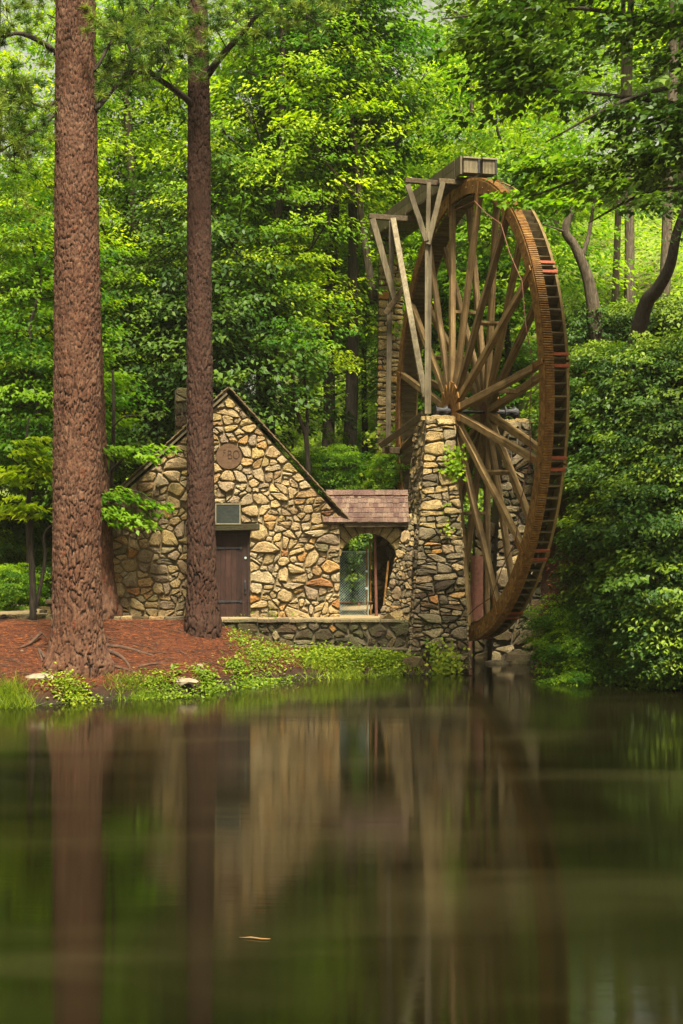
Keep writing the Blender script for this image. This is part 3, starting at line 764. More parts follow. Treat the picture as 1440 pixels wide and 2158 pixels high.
def board_mesh(kind, k):
    rr = random.Random(k)
    if kind == 'sole':
        w = 2 * math.pi * (RW - .40) / NB - .014
        V, Fc = box(RW - .43, RW - .385, -HW + .072, y1b, -w / 2, w / 2)
        V = [(x + rr.uniform(-.012, .012), y, z) for x, y, z in V]
    else:
        V = [(RW - .38, y0b, -.02), (RW - .38, y1b, -.02), (RW - .38, y1b, .03), (RW - .38, y0b, .03)]
        lift = rr.uniform(.0, .03)
        V += [(RW - .02 + lift, y0b, .22), (RW - .02 + lift, y1b, .22 + rr.uniform(-.02, .02)), (RW - .045 + lift, y1b, .265), (RW - .045 + lift, y0b, .265)]
        Fc = BOXF
    return build_mesh('floor_board' if kind == 'sole' else 'bucket_board', np.array(V), Fc, M['timber_board'])
soles = [board_mesh('sole', k) for k in range(5)]; bucks = [board_mesh('buck', k) for k in range(5)]
for i in range(NB):
    t = PH0 + (i + .5) * 2 * math.pi / NB
    wpart('floor_board', random.choice(soles), None, None, None, t)
    wpart('bucket_board', random.choice(bucks), None, None, None, t)
st_m = build_mesh('iron_strap', np.array(box(RW + .0, RW + .035, -HW + .26, HW - .005, -.04, .04)[0]), BOXF, M['rust_red'])
for i in range(NS):
    for d in (-.019, .026):
        wpart('iron_strap', st_m, None, None, None, PH0 + i * dphi + d)
spm = []
for sd in (-1, 1):
    for k in range(3):
        V, Fc = beam((.30, sd * .50, 0), (RW - .32, sd * (HW - .075), 0), .16, .20, (0, 0, 1), .14, .175, 6, .014)
        spm.append((sd, build_mesh('spoke', np.array(V), Fc, M['timber_spoke'])))
brk = {}
for sd in (-1, 1):
    V, Fc = box(RW - .66, RW - .02, min(sd * (HW + .02), sd * (HW + .045)), max(sd * (HW + .02), sd * (HW + .045)), -.075, .075)
    brk[sd] = build_mesh('spoke_bracket', np.array(V), Fc, M['rust'])
shoe = {}
for sd in (-1, 1):
    V, Fc = box(.22, .85, min(sd * .60, sd * .56), max(sd * .60, sd * .56), -.1, .1); shoe[sd] = build_mesh('hub_strap', np.array(V), Fc, M['rust'])
for i in range(NS):
    rt = PH0 + i * dphi
    for sd in (-1, 1):
        wpart('spoke', random.choice([m for s, m in spm if s == sd]), None, None, None, rt)
        wpart('spoke_bracket', brk[sd], None, None, None, rt); wpart('hub_strap', shoe[sd], None, None, None, rt)
    p0 = ((RW - .55), -HW - .06, 0); t = dphi
    p1 = ((RW - .55) * math.cos(t), -HW - .06, (RW - .55) * math.sin(t))
    mid = ((p0[0] + p1[0]) / 2 * .995, -HW - .10, (p0[2] + p1[2]) / 2 * .995)
    if i == 0: rod = build_mesh('tie_rod', np.array(tube([p0, mid, p1], .013, 5)[0]), tube([p0, mid, p1], .018, 5)[1], M['rust_brown'])
    wpart('tie_rod', rod, None, None, None, rt)
V, Fc = tube([(0, -1.0, 0), (0, 1.45, 0)], .13, 14); wpart('axle', V, Fc, 'iron')
for y in (-.5, .5):
    V, Fc = tube([(0, y - .08, 0), (0, y + .08, 0)], .36, 16); wpart('hub', V, Fc, 'rust_brown')
for y in (-.86, 1.2):
    V, Fc = tube([(0, y - .17, 0), (0, y + .17, 0)], .19, 14); wpart('bearing', V, Fc, 'iron')
# ladder-like cross ties between the two rings of spokes
tie = build_mesh('cross_tie', np.array(beam((2.9, -.42, 0), (2.9, .42, 0), .09, .12)[0]), beam((0, 0, 0), (1, 0, 0), 1, 1)[1], M['timber_spoke'])
for i in range(0, NS, 2): wpart('cross_tie', tie, None, None, None, PH0 + i * dphi)

# ------------------------------------------------------------------ stone piers that carry the axle
def face_frame(a, b, c, d):
    """planar frame for quad a(bl) b(br) c(tr) d(tl): origin, ex, ey, en, 2D polygon"""
    a, b, c, d = [np.array(v, float) for v in (a, b, c, d)]
    ex_ = b - a; ex_ /= np.linalg.norm(ex_); n_ = np.cross(b - a, d - a); n_ /= np.linalg.norm(n_); ey_ = np.cross(n_, ex_)
    dom = [((p - a) @ ex_, (p - a) @ ey_) for p in (a, b, c, d)]
    return a, ex_, ey_, n_, dom
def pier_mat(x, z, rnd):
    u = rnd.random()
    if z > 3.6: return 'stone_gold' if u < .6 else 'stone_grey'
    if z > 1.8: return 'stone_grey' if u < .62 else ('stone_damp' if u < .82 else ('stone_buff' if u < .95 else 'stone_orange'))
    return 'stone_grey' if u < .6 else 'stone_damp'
def hex_core(q, ins=.03):
    """q: 8 corners, bottom 4 then top 4"""
    q = np.array(q, float); c = q.mean(0); q = c + (q - c) * (1 - ins); return q, BOXF
fbl, fbr, ftr, ftl = P(864, 1412, 38.55), P(991, 1412, 38.55), P(957, 884, 39.45), P(899, 884, 39.45)
bbl, bbr = np.array([1.42, 41.7, fbl[2]]), np.array([2.66, 41.7, fbl[2]]); btl, btr = np.array([2.22, 41.2, ftl[2]]), np.array([2.72, 41.2, ftl[2]])
pier = thing('stone_pier', (fbl + fbr + bbl + bbr) / 4, 'tall tapering rubble stone pier carrying the near end of the wheel axle', 'pier')
q, Fc = hex_core([fbl - [0, 0, .5], fbr - [0, 0, .5], bbr - [0, 0, .5], bbl - [0, 0, .5], ftl, ftr, btr, btl], 0.0)
mk('core', q, Fc, M['mortar_dark'], pier)
fr = face_frame(fbl, fbr, ftr, ftl)
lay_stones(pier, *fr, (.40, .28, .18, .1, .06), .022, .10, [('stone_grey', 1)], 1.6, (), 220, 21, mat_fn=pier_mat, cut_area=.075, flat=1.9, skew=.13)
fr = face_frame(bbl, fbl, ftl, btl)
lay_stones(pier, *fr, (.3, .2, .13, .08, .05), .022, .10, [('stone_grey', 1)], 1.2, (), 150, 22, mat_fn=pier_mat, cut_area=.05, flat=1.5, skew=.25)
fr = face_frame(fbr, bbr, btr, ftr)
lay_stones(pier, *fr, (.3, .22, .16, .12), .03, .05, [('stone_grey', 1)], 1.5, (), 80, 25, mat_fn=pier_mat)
# rubble piled against the pier inside the arch side
pa, pb, pc, pd = P(800, 1308, 39.5), P(866, 1308, 38.9), P(866, 1095, 39.35), P(851, 1120, 39.6)
mk('buttress', np.array([pa + [0, .12, 0], pb + [0, .12, 0], pc + [0, .12, 0], pd + [0, .12, 0], pa + [.1, 1, 0], pb + [.1, 1.5, 0], pc + [.1, 1, 0], pd + [.1, .8, 0]]), [(0, 1, 2, 3), (7, 6, 5, 4), (0, 4, 5, 1), (1, 5, 6, 2), (2, 6, 7, 3), (3, 7, 4, 0)], M['mortar_dark'], pier)
fr = face_frame(pa, pb, pc, pd)
lay_stones(pier, *fr, (.2, .14, .09, .06, .04), .02, .09, [('stone_buff', 3), ('stone_grey', 3), ('stone_gold', 1)], .9, (), 120, 23, cut_area=.035, flat=1.2)
# capping stones
for k in range(7):
    u = k / 6; c = ftl + (ftr - ftl) * u + np.array([0, random.uniform(.1, .5), .05])
    V, Fc = beam(c + [-.13, 0, 0], c + [.14, .02, .01], .3, .11, seg=2, jit=.03); mk('cap_stone', np.array(V), Fc, M['stone_gold'], pier)
# far pier
fbl, fbr, ftr, ftl = P(1035, 1420, 41.3), P(1150, 1420, 41.3), P(1118, 890, 41.7), P(1062, 890, 41.7)
far = thing('stone_pier', (fbl + fbr) / 2 + [0, 1, 0], 'shaded stone pier behind the water wheel carrying the far axle end', 'pier')
bk = [0, 2.0, 0]
q, Fc = hex_core([fbl, fbr, fbr + bk, fbl + bk, ftl, ftr, ftr + bk, ftl + bk], 0.0)
mk('core', q, Fc, M['mortar_dark'], far)
fr = face_frame(fbl, fbr, ftr, ftl)
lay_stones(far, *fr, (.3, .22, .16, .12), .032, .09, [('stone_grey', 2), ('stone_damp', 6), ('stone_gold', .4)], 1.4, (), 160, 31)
for k in range(5):
    c = ftl + (ftr - ftl) * (k / 4) + np.array([0, .3, .05]); V, Fc = beam(c + [-.12, 0, 0], c + [.13, .02, .01], .3, .1, seg=2, jit=.03); mk('cap_stone', np.array(V), Fc, M['stone_gold'], far)
# dark retaining wall below the bank
a_, b_, c_, d_ = P(1000, 1425, 42.4), P(1205, 1425, 42.4), P(1200, 1150, 42.4), P(1000, 1090, 42.4)
rw = thing('retaining_wall', (a_ + b_) / 2, 'dark damp stone retaining wall below the red bank behind the wheel', 'wall')
mk('core', np.array([a_, b_, c_, d_, a_ + [0, .5, 0], b_ + [0, .5, 0], c_ + [0, .5, 0], d_ + [0, .5, 0]]), [(0, 1, 2, 3), (7, 6, 5, 4), (0, 4, 5, 1), (1, 5, 6, 2), (2, 6, 7, 3), (3, 7, 4, 0)], M['mortar_dark'], rw)
lay_stones(rw, *face_frame(a_, b_, c_, d_), (.3, .22, .17, .12), .035, .10, [('stone_damp', 8), ('stone_grey', .6)], 1.4, (), 130, 33)
# rusted steel sheet
sp = thing('rusted_sheet', P(1004, 1340, 41.0), 'upright rusted steel sheet behind the lower spokes of the wheel', 'steel sheet')
a_, b_ = P(992, 1345, 41.0), P(1018, 1172, 41.0)
mk('sheet', np.array(box(a_[0], b_[0], 41.0, 41.04, a_[2], b_[2])[0]), BOXF, M['rust_brown'], sp)
V, Fc = beam(P(1024, 1345, 41.05), P(1022, 1165, 41.05), .12, .12); mk('post', np.array(V), Fc, M['timber'], sp)

# ------------------------------------------------------------------ flume on its trestles, stone tower
tw = thing('stone_tower', P(822, 1060, 49.2), 'slender rubble stone tower holding up the far end of the flume', 'tower')
a_, b_, c_, d_ = P(792, 1120, 48.8), P(852, 1120, 48.8), P(848, 508, 48.9), P(800, 508, 48.9)
bk = [0.0, 1.2, 0]
mk('core', np.array([a_, b_, b_ + bk, a_ + bk, d_, c_, c_ + bk, d_ + bk]), BOXF, M['mortar_dark'], tw)
lay_stones(tw, *face_frame(a_, b_, c_, d_), (.36, .24, .15, .09), .026, .10, [('stone_buff', 5), ('stone_gold', 3), ('stone_grey', 1), ('stone_orange', .3)], 1.7, (), 200, 41, cut_area=.08, flat=2.0, skew=.15)
fl = thing('wooden_flume', WL(-4, 0, RW + .15), 'weathered plank flume carrying water from the stone tower to the wheel top', 'flume')
zf = RW + .17; hf = .50; wf = .52
def fbox(x0, x1, y0, y1, z0, z1):
    return np.array([WL(*v) for v in box(x0, x1, y0, y1, z0, z1)[0]])
xx = -8.9
while xx < .35:
    w = .29; mk('floor_plank', fbox(xx + .008, xx + w - .008, -wf - random.uniform(0, .03), wf + random.uniform(0, .03), zf - .06 - random.uniform(0, .015), zf), BOXF, M['timber_dark'], fl); xx += w
for yy in (-wf, wf - .06):
    for k in range(3):
        xa_, xb2 = -8.9 + k * 3.05, -8.9 + (k + 1) * 3.05 - .012
        for (z0, z1) in ((zf + .004, zf + hf * .5 - .006), (zf + hf * .5 + .006, zf + hf)):
            mk('side_board', fbox(xa_, xb2, yy + random.uniform(-.006, .006), yy + .055, z0, z1), BOXF, M['timber'], fl)
mk('side_board', fbox(.27, .72, -wf, -wf + .06, zf, zf + hf), BOXF, M['timber'], fl)
for y0_, y1_ in ((-.44, .02), (.12, .52)):
    o = mk('spout', fbox(.36, .80, y0_, y1_, zf + .03, zf + .42), BOXF, M['timber'], fl)
    for z0, z1 in ((zf + .425, zf + .47),):
        mk('spout_cap', fbox(.34, .84, y0_ - .02, y1_ + .02, z0, z1), BOXF, M['bronze_edge'], o)
    mk('corner_strap', fbox(.803, .83, y1_ - .05, y1_ + .012, zf + .03, zf + .42), BOXF, M['iron'], o)
V, Fc = beam(WL(.25, -1.0, zf - .13), WL(.25, .75, zf - .13), .14, .14); mk('cross_beam', np.array(V), Fc, M['timber_dark'], fl)

ts = thing('trestle', P(903, 875, 40.0), 'grey timber trestle on the stone pier propping the flume', 'trestle')
def tim(name, p0, p1, w, h=None, mat='timber', par=None):
    V, Fc = beam(P(*p0), P(*p1), w, h or w, (0, 1, 0)); return mk(name, np.array(V), Fc, M[mat], par or ts)
tim('cross_beam', (854, 380, 39.9), (965, 391, 40.2), .14, .16, 'timber_dark')
tim('brace', (859, 390, 39.82), (899, 508, 39.82), .15, .15)
tim('brace', (934, 384, 39.85), (902, 515, 39.85), .15, .15)
tim('post', (904, 385, 39.9), (902, 505, 39.9), .12, .15)
tim('post', (899, 500, 39.95), (899, 872, 39.95), .10, .16)
tim('post', (906, 508, 40.02), (905, 872, 40.02), .10, .16, 'timber')
t2 = thing('trestle', P(820, 940, 44.6), 'weathered timber trestle beside the stone tower, braced back to the pier', 'trestle')
tim('cross_beam', (778, 456, 44.4), (880, 463, 44.6), .16, .16, 'timber_dark', t2)
tim('brace', (785, 462, 44.35), (832, 630, 44.35), .19, .19, 'timber', t2)
tim('post', (825, 466, 44.5), (825, 640, 44.5), .15, .17, 'timber', t2)
tim('brace', (829, 463, 44.4), (897, 840, 40.6), .17, .17, 'timber', t2)
tim('strut', (814, 660, 44.2), (851, 606, 43.9), .17, .2, 'timber_dark', t2)
tim('post', (821, 640, 44.55), (818, 940, 44.55), .16, .18, 'timber', t2)
tim('strut', (806, 937, 44.5), (896, 870, 40.4), .18, .2, 'timber', t2)
tim('strut', (842, 955, 45.5), (885, 905, 42.0), .16, .18, 'timber_dark', t2)
tim('foot_beam', (806, 948, 44.9), (842, 950, 44.9), .2, .3, 'timber_dark', t2)

# ------------------------------------------------------------------ low walls
YW = 39.0
lw = thing('low_wall', P(660, 1340, YW), 'low mossy stone wall edging the terrace below cottage and arch', 'wall')
zt_ = P(0, 1306, YW)[2]
a_, b_ = P(455, 1400, YW), P(868, 1400, YW)
mk('core', np.array(box(a_[0], b_[0], YW, YW + .35, 0.0, zt_ - .03)[0]), BOXF, M['mortar_dark'], lw)
lay_stones(lw, (0, YW, 0), ex, ey, en, [(a_[0], .25), (b_[0], .25), (b_[0], zt_ - .07), (a_[0], zt_ - .07)], (.24, .18, .13, .09), .035, .07, [('stone_damp', 5), ('stone_grey', 1.2), ('stone_orange', .25)], 1.1, (), 130, 51)
x = a_[0]
while x < b_[0] - .1:
    w = min(random.uniform(.4, .9), b_[0] - x)
    V, Fc = beam((x + .01, YW + .12, zt_ - .03), (x + w - .01, YW + .12, zt_ - .03 + random.uniform(-.012, .012)), .46, .075, seg=3, jit=.012)
    mk('cap_stone', np.array(V), Fc, M['stone_grey'], lw); x += w
V, Fc = beam(P(610, 1362, YW - .12), P(862, 1368, YW - .12), .2, .06, seg=6, jit=.012); mk('ledge', np.array(V), Fc, M['mortar_dark'], lw)
kw = thing('low_wall', P(350, 1305, YW), 'thin stone kerb between the red straw bank and the cottage', 'kerb')
x = P(205, 0, YW)[0]; xe = P(452, 0, YW)[0]
while x < xe - .1:
    w = min(random.uniform(.3, .8), xe - x); z = P(0, 1306, YW)[2]
    V, Fc = beam((x + .012, YW + .1, z), (x + w - .012, YW + .1, z + random.uniform(-.02, .01)), .3, .17, seg=3, jit=.02)
    mk('kerb_stone', np.array(V), Fc, M[random.choice(['stone_grey', 'stone_damp', 'stone_buff'])], kw); x += w
pw = thing('path_wall', P(50, 1308, 39.2), 'low stone wall along the sandy path left of the big pine', 'wall')
a_, b_ = P(-60, 1318, 39.2), P(150, 1318, 39.2); zt2 = P(0, 1296, 39.2)[2]
mk('core', np.array(box(a_[0], b_[0], 39.2, 39.6, .9, zt2 - .02)[0]), BOXF, M['mortar_dark'], pw)
lay_stones(pw, (0, 39.2, 0), ex, ey, en, [(a_[0], 1.05), (b_[0], 1.05), (b_[0], zt2 + .02), (a_[0], zt2 + .02)], (.22, .16, .12), .03, .07, [('stone_damp', 1), ('stone_grey', 2)], 1.3, (), 60, 55)
sb = thing('stone_bench', P(95, 1290, 40.4), 'small stone block seat beside the path behind the big pine', 'bench')
for (x0, x1, y0, y1, m_) in ((84, 106, 1279, 1284, 'stone_gold'), (100, 107, 1284, 1298, 'stone_buff'), (84, 97, 1286, 1292, 'stone_grey'), (96, 109, 1264, 1272, 'stone_buff')):
    p, q = P(x0, y1, 40.4), P(x1, y0, 40.4); V, Fc = beam((p[0], 40.5, (p[2] + q[2]) / 2), (q[0], 40.5, (p[2] + q[2]) / 2), .3, q[2] - p[2], seg=2); mk('block', np.array(V), Fc, M[m_], sb)
# plank leaning on the pier foot
o = mk('stone_slab', np.array([P(800, 1308, 39.2), P(838, 1308, 39.0), P(866, 1285, 39.1), P(858, 1281, 39.3), P(799, 1302, 39.2), P(820, 1292, 39.0), P(866, 1280, 39.05), P(855, 1278, 39.35)]), BOXF, M['stone_gold'])
props(o, 'pale flat stone slab leaning against the foot of the pier', 'slab')

# ------------------------------------------------------------------ foliage builders
def leaf_mesh(name, C, U, N, L, W, tint, mat, shape='rhomb', fold=.12):
    """C centres, U long axes, N normals, L lengths, W widths"""
    C, U, N = [np.asarray(v, np.float32) for v in (C, U, N)]
    U = U / (np.linalg.norm(U, axis=1, keepdims=True) + 1e-9)
    S = np.cross(N, U); S /= (np.linalg.norm(S, axis=1, keepdims=True) + 1e-9); N = np.cross(U, S)
    L = np.asarray(L, np.float32)[:, None]; W = np.asarray(W, np.float32)[:, None]
    if shape == 'rhomb': prof = [(0, 0), (.4, .5), (1, 0), (.45, -.5)]
    elif shape == 'blade': prof = [(0, .5), (0, -.5), (1, 0)]
    else: prof = [(0, 0), (.18, .42), (.42, .62), (.5, .3), (1, 0), (.5, -.3), (.42, -.62), (.18, -.42)]
    k = len(prof); n = len(C)
    V = np.zeros((n, k, 3), np.float32)
    for i, (u, v) in enumerate(prof):
        V[:, i] = C + U * (u * L) + S * (v * W) + N * (abs(v) * fold * W - (u * u) * .18 * L)
    Fc = np.arange(n * k, dtype=np.int32).reshape(n, k)
    return build_mesh(name, V.reshape(-1, 3), Fc, mat, True, {'tint': np.repeat(np.asarray(tint, np.float32), k)})

def spray_leaves(rng, centres, outs, radii, per, L=.2, flat=.28, droop=.35, tint0=None, elong=1.5):
    """flattened drooping sprays of leaves round each centre"""
    n = len(centres)
    c = np.repeat(centres, per, 0); o = np.repeat(outs, per, 0); rd = np.repeat(radii, per)[:, None]
    side = np.cross(np.array([0, 0, 1.0]), o); side /= (np.linalg.norm(side, axis=1, keepdims=True) + 1e-6)
    oh = np.cross(side, np.array([0, 0, 1.0]))
    a = rng.uniform(-1, 1, (n * per, 2)); r2 = (a ** 2).sum(1)
    a[r2 > 1] *= .6
    hgt = rng.normal(0, 1, n * per) * .5
    p = c + oh * (a[:, :1] * rd * elong / 1.2) + side * (a[:, 1:] * rd) + np.array([0, 0, 1.0]) * (hgt[:, None] * rd * flat - np.clip(a[:, :1], 0, 1) ** 2 * rd * droop)
    ang = rng.normal(0, .8, n * per)
    U = oh * np.cos(ang)[:, None] + side * np.sin(ang)[:, None] + np.array([0, 0, 1.0]) * rng.normal(-.35, .35, n * per)[:, None]
    N = np.array([0, 0, 1.0]) + oh * rng.normal(.25, .4, n * per)[:, None] + side * rng.normal(0, .4, n * per)[:, None]
    Ls = L * rng.uniform(.65, 1.25, n * per)
    t = (rng.uniform(0, 1, n) if tint0 is None else tint0)
    tint = np.clip(np.repeat(t, per) + rng.normal(0, .14, n * per) + hgt * .05, 0, 1)
    return p, U, N, Ls, tint

def crown_points(rng, n, zc, rz, rx, shell=.45, bottom_cut=None):
    d = rng.normal(0, 1, (n, 3)); d /= np.linalg.norm(d, axis=1, keepdims=True)
    r = (shell + (1 - shell) * rng.uniform(0, 1, n) ** .6)
    # uneven outline: lobes
    lob = 1 + .22 * np.sin(3 * np.arctan2(d[:, 1], d[:, 0]) + rng.uniform(0, 6)) + .18 * np.sin(5 * d[:, 2] + rng.uniform(0, 6))
    p = d * (r * lob)[:, None] * np.array([rx, rx, rz]) + [0, 0, zc]
    out = np.stack([d[:, 0], d[:, 1], 0 * d[:, 0]], 1) + rng.normal(0, .25, (n, 3)) * [1, 1, 0]
    out /= (np.linalg.norm(out, axis=1, keepdims=True) + 1e-6)
    return p, out

def trunk_geom(rng, h, r0, lean, limbs, zc, rx, rz, bare, wig=.25):
    a = Acc()
    k = 9; pts = [np.array([lean[0] * (t ** 1.3) + rng.normal(0, wig) * (t > 0) * t, lean[1] * t + rng.normal(0, wig) * (t > 0) * t, h * t]) for t in np.linspace(0, 1, k)]
    pts[0][2] = -.5
    pts = smooth_path(pts, 22); rad = [r0 * (1 - .82 * t) * (1 + .5 * math.exp(-t * 40)) for t in np.linspace(0, 1, 22)]
    a.add(*tube(pts, rad, 9))
    for j in range(limbs):
        t = rng.uniform(bare, .92); i = int(t * 21); p = pts[i]
        az = rng.uniform(0, 2 * math.pi); Ln = rx * rng.uniform(.6, 1.0) * (1.1 - .5 * abs(t - .55))
        e = p + np.array([math.cos(az) * Ln, math.sin(az) * Ln, Ln * rng.uniform(.25, .8)])
        m = (p + e) / 2 + np.array([0, 0, -.12 * Ln]) + rng.normal(0, .15, 3)
        q = smooth_path([p, m, e], 7); r_ = rad[i] * rng.uniform(.3, .5)
        a.add(*tube(q, [r_ * (1 - .8 * u) for u in np.linspace(0, 1, 7)], 5, False))
        for s in range(2):
            b = q[3 + s]; e2 = b + np.array([math.cos(az + rng.choice([-1, 1]) * .8) * Ln * .45, math.sin(az + rng.choice([-1, 1]) * .8) * Ln * .45, Ln * rng.uniform(.05, .5)])
            a.add(*tube([b, (b + e2) / 2 + rng.normal(0, .06, 3), e2], [r_ * .4, r_ * .28, r_ * .1], 4, False))
    return a

PROTO = {}
def tree_proto(key, seed, h, r0, zc, rz, rx, n, per, L, mat, tmat, bare=.3, lean=(0, 0), limbs=14, rad=(.5, 1.0), shell=.35, shape='rhomb', tint_pow=1.0):
    rng = np.random.default_rng(seed)
    p, o_ = crown_points(rng, n, zc, rz, rx, shell)
    p[:, :2] += np.outer(np.clip(p[:, 2] / h, 0, 1), np.array(lean)) * .9
    rd = rng.uniform(rad[0], rad[1], n)
    C, U, N, Ls, t = spray_leaves(rng, p, o_, rd, per, L, tint0=rng.uniform(0, 1, n) ** tint_pow)
    crown = leaf_mesh('crown', C, U, N, Ls, Ls * rng.uniform(.45, .62, len(Ls)), t, M[mat], shape)
    tr = trunk_geom(rng, h, r0, lean, limbs, zc, rx, rz, bare)
    trunk = build_mesh('trunk', np.array(tr.v), tr.f, M[tmat], True)
    PROTO[key] = (crown, trunk)

def put_tree(key, name, x, y, s, rz, label, cat='tree', group=None, mat=None, tmat=None, sz=None, dz=0.0, tilt=(0, 0)):
    crown, trunk = PROTO[key]
    t = bpy.data.objects.new(name, None); COL.objects.link(t); t.empty_display_size = .2
    t.location = (x, y, gz(x, y) + dz); t.rotation_euler = (tilt[0], tilt[1], rz); t.scale = (s, s, sz or s)
    props(t, label, cat, group)
    for nm, me, mm in (('crown', crown, mat), ('trunk', trunk, tmat)):
        o = bpy.data.objects.new(nm, me); COL.objects.link(o); o.parent = t
        if mm:
            o.material_slots[0].link = 'OBJECT'; o.material_slots[0].material = M[mm]
    return t
def put_px(key, name, px, Y, s, rz, label, **k):
    return put_tree(key, name, (px - 720) / F * Y, Y, s, rz, label, **k)

tree_proto('broad_a', 101, 22, .28, 13.0, 8.6, 4.6, 520, 66, .175, 'leaf_bright', 'trunk', .25, (.6, .2), 18)
tree_proto('broad_b', 102, 24, .30, 14.5, 8.8, 4.2, 510, 66, .175, 'leaf_mid', 'trunk', .3, (-.8, .3), 18)
tree_proto('low_a', 103, 13, .16, 7.8, 5.2, 3.4, 330, 64, .20, 'leaf_mid', 'trunk_dark', .2, (.8, 0), 14)
tree_proto('slim', 104, 26, .30, 19.5, 6.2, 3.4, 420, 50, .22, 'leaf_bright', 'trunk_pale', .55, (.4, 0), 12)
tree_proto('sapling', 105, 7.0, .075, 4.9, 2.3, 2.3, 110, 42, .23, 'leaf_bright', 'trunk_dark', .35, (.3, 0), 10, (.45, .8), .3)
tree_proto('shrub', 106, 2.2, .05, 1.25, 1.15, 1.35, 260, 66, .10, 'leaf_shrub', 'trunk_dark', .1, (0, 0), 8, (.22, .42), .5)
tree_proto('laurel', 107, 2.4, .05, 1.35, 1.2, 1.3, 230, 60, .115, 'leaf_shrub', 'trunk_dark', .1, (0, 0), 8, (.25, .5), .5)

# ------------------------------------------------------------------ woods behind
G_L = 'broadleaf trees in the woods'
woods = [  # key, px, Y, scale, rot, mat, tmat, label
    ('broad_a', -40, 47, .95, 0.3, 'leaf_bright', 'trunk_dark', 'yellow green tree at the left edge of the photo behind the big pine'),
    ('low_a', 60, 44.5, .9, 1.2, 'leaf_mid', 'trunk_dark', 'low spreading tree between the sandy path and the left photo edge'),
    ('low_a', -15, 54, 1.1, 0.8, 'leaf_mid', 'trunk_dark', 'low green tree farther back at the left photo edge'),
    ('low_a', 120, 56, 1.15, 3.8, 'leaf_dark', 'trunk_dark', 'dark low tree hidden behind the big pine'),
    ('low_a', 215, 51, .95, 2.9, 'leaf_mid', 'trunk_dark', 'mid green low tree seen between big pine and chimney'),
    ('broad_a', 300, 52, 1.12, 2.2, 'leaf_bright', 'trunk', 'tall lime green tree seen between the two big pines'),
    ('low_a', 320, 49, 1.0, 0.4, 'leaf_dark', 'trunk_dark', 'shady dark tree behind the cottage chimney'),
    ('broad_b', 555, 50, 1.0, 4.0, 'leaf_bright', 'trunk_dark', 'large green maple with layered boughs rising behind the cottage peak'),
    ('low_a', 470, 48.5, 1.15, 2.6, 'leaf_dark', 'trunk_dark', 'dark leafy tree directly behind the slim pine and cottage roof'),
    ('broad_a', 690, 60, 1.05, 1.0, 'leaf_bright', 'trunk', 'bright tree between the cottage roof and the stone tower'),
    ('broad_b', 815, 66, .9, 3.0, 'leaf_bright', 'trunk', 'tall pale green tree standing behind the stone tower'),
    ('broad_a', 960, 62, 1.1, 5.1, 'leaf_bright', 'trunk', 'lime tree filling the view behind the wheel spokes'),
    ('low_a', 930, 54, 1.0, 0.9, 'leaf_mid', 'trunk_dark', 'low green tree behind the hub of the wheel'),
    ('low_a', 1075, 53, 1.05, 3.9, 'leaf_mid', 'trunk_dark', 'leafy tree behind the right half of the wheel'),
    ('broad_b', 1120, 70, 1.15, 0.2, 'leaf_bright', 'trunk_pale', 'tall bright tree above and behind the wheel top'),
]
for (k, px, Y, s, rz, m_, tm, lab) in woods:
    put_px(k, 'broadleaf_tree', px, Y, s, rz, lab, group=G_L, mat=m_, tmat=tm, sz=(.74 * s if Y >= 60 and px < 1150 else None))
# farther trees nothing tells apart
rr = random.Random(5)
FARL = ['beyond the left photo edge', 'behind the leftmost sapling', 'between the two nearer pines', 'behind the slim pine', 'above the cottage peak', 'far behind the third pine', 'far behind the cottage chimney', 'far left of the cottage peak', 'far behind the right cottage roof slope', 'far behind the forked tree', 'behind the upper left of the wheel', 'behind the top of the wheel', 'just right of the wheel top', 'behind the straight pale trunk', 'at the right photo edge', 'beyond the right photo edge', 'farthest at the left photo edge', 'farthest behind the right half of the wheel', 'farthest behind the stone tower', 'farthest behind the slanting dark trunk']
for fi, (px, Y) in enumerate(((-150, 66), (60, 64), (200, 70), (420, 68), (560, 74), (180, 90), (330, 96), (480, 100), (640, 92), (760, 98), (900, 84), (1010, 92), (1180, 88), (1320, 84), (1440, 78), (1560, 88), (-60, 92), (1090, 104), (840, 110), (1400, 104))):
    put_px(rr.choice(['broad_a', 'broad_b', 'slim', 'broad_a']), 'distant_tree', px, Y, rr.uniform(.95, 1.25), rr.uniform(0, 6), 'sunlit tree far back on the hillside, ' + FARL[fi], group='far trees on the hillside', mat=rr.choice(['leaf_bright', 'leaf_bright', 'leaf_mid']), sz=rr.uniform(.7, .85) * (.58 if 600 < px < 1100 else 1))
# slim bare trunks on the right
for (px, Y, s, tl, lab) in ((1325, 56, .72, (0, -.02), 'straight pale trunk right of the leaning tree on the hill'), (1395, 54, .78, (0, -.05), 'pale trunk near the right photo edge on the hill'), (1295, 58, .5, (0, -.1), 'thin slanting trunk between the leaning tree and straight trunk'), (1170, 72, .8, (0, .02), 'pale slender trunk rising above the right rim of the wheel')):
    put_px('slim', 'slender_tree', px, Y, s, px * .7, lab, group='slender trees on the right hill', tilt=tl, sz=1.0)
for (px, Y, s, lab) in ((690, 53, .95, 'dark straight trunk rising just right of the cottage roof'), (735, 52, 1.0, 'ivy covered trunk left of the stone tower'), (545, 56, .9, 'slender trunk behind the right cottage roof slope'), (250, 57, .95, 'slender trunk behind the third pine left of the cottage'), (505, 58, .6, 'thin trunk first right of the slim pine above the cottage peak'), (575, 63, .6, 'thin far trunk above the middle of the right roof slope'), (770, 62, .55, 'thin trunk between the ivy covered trunk and the stone tower'), (875, 70, .6, 'thin far trunk glimpsed between the flume trestles')):
    put_px('slim', 'slender_tree', px, Y, s, px * .3, lab, group='slender trees behind the cottage', tmat='trunk_dark', mat='leaf_mid')

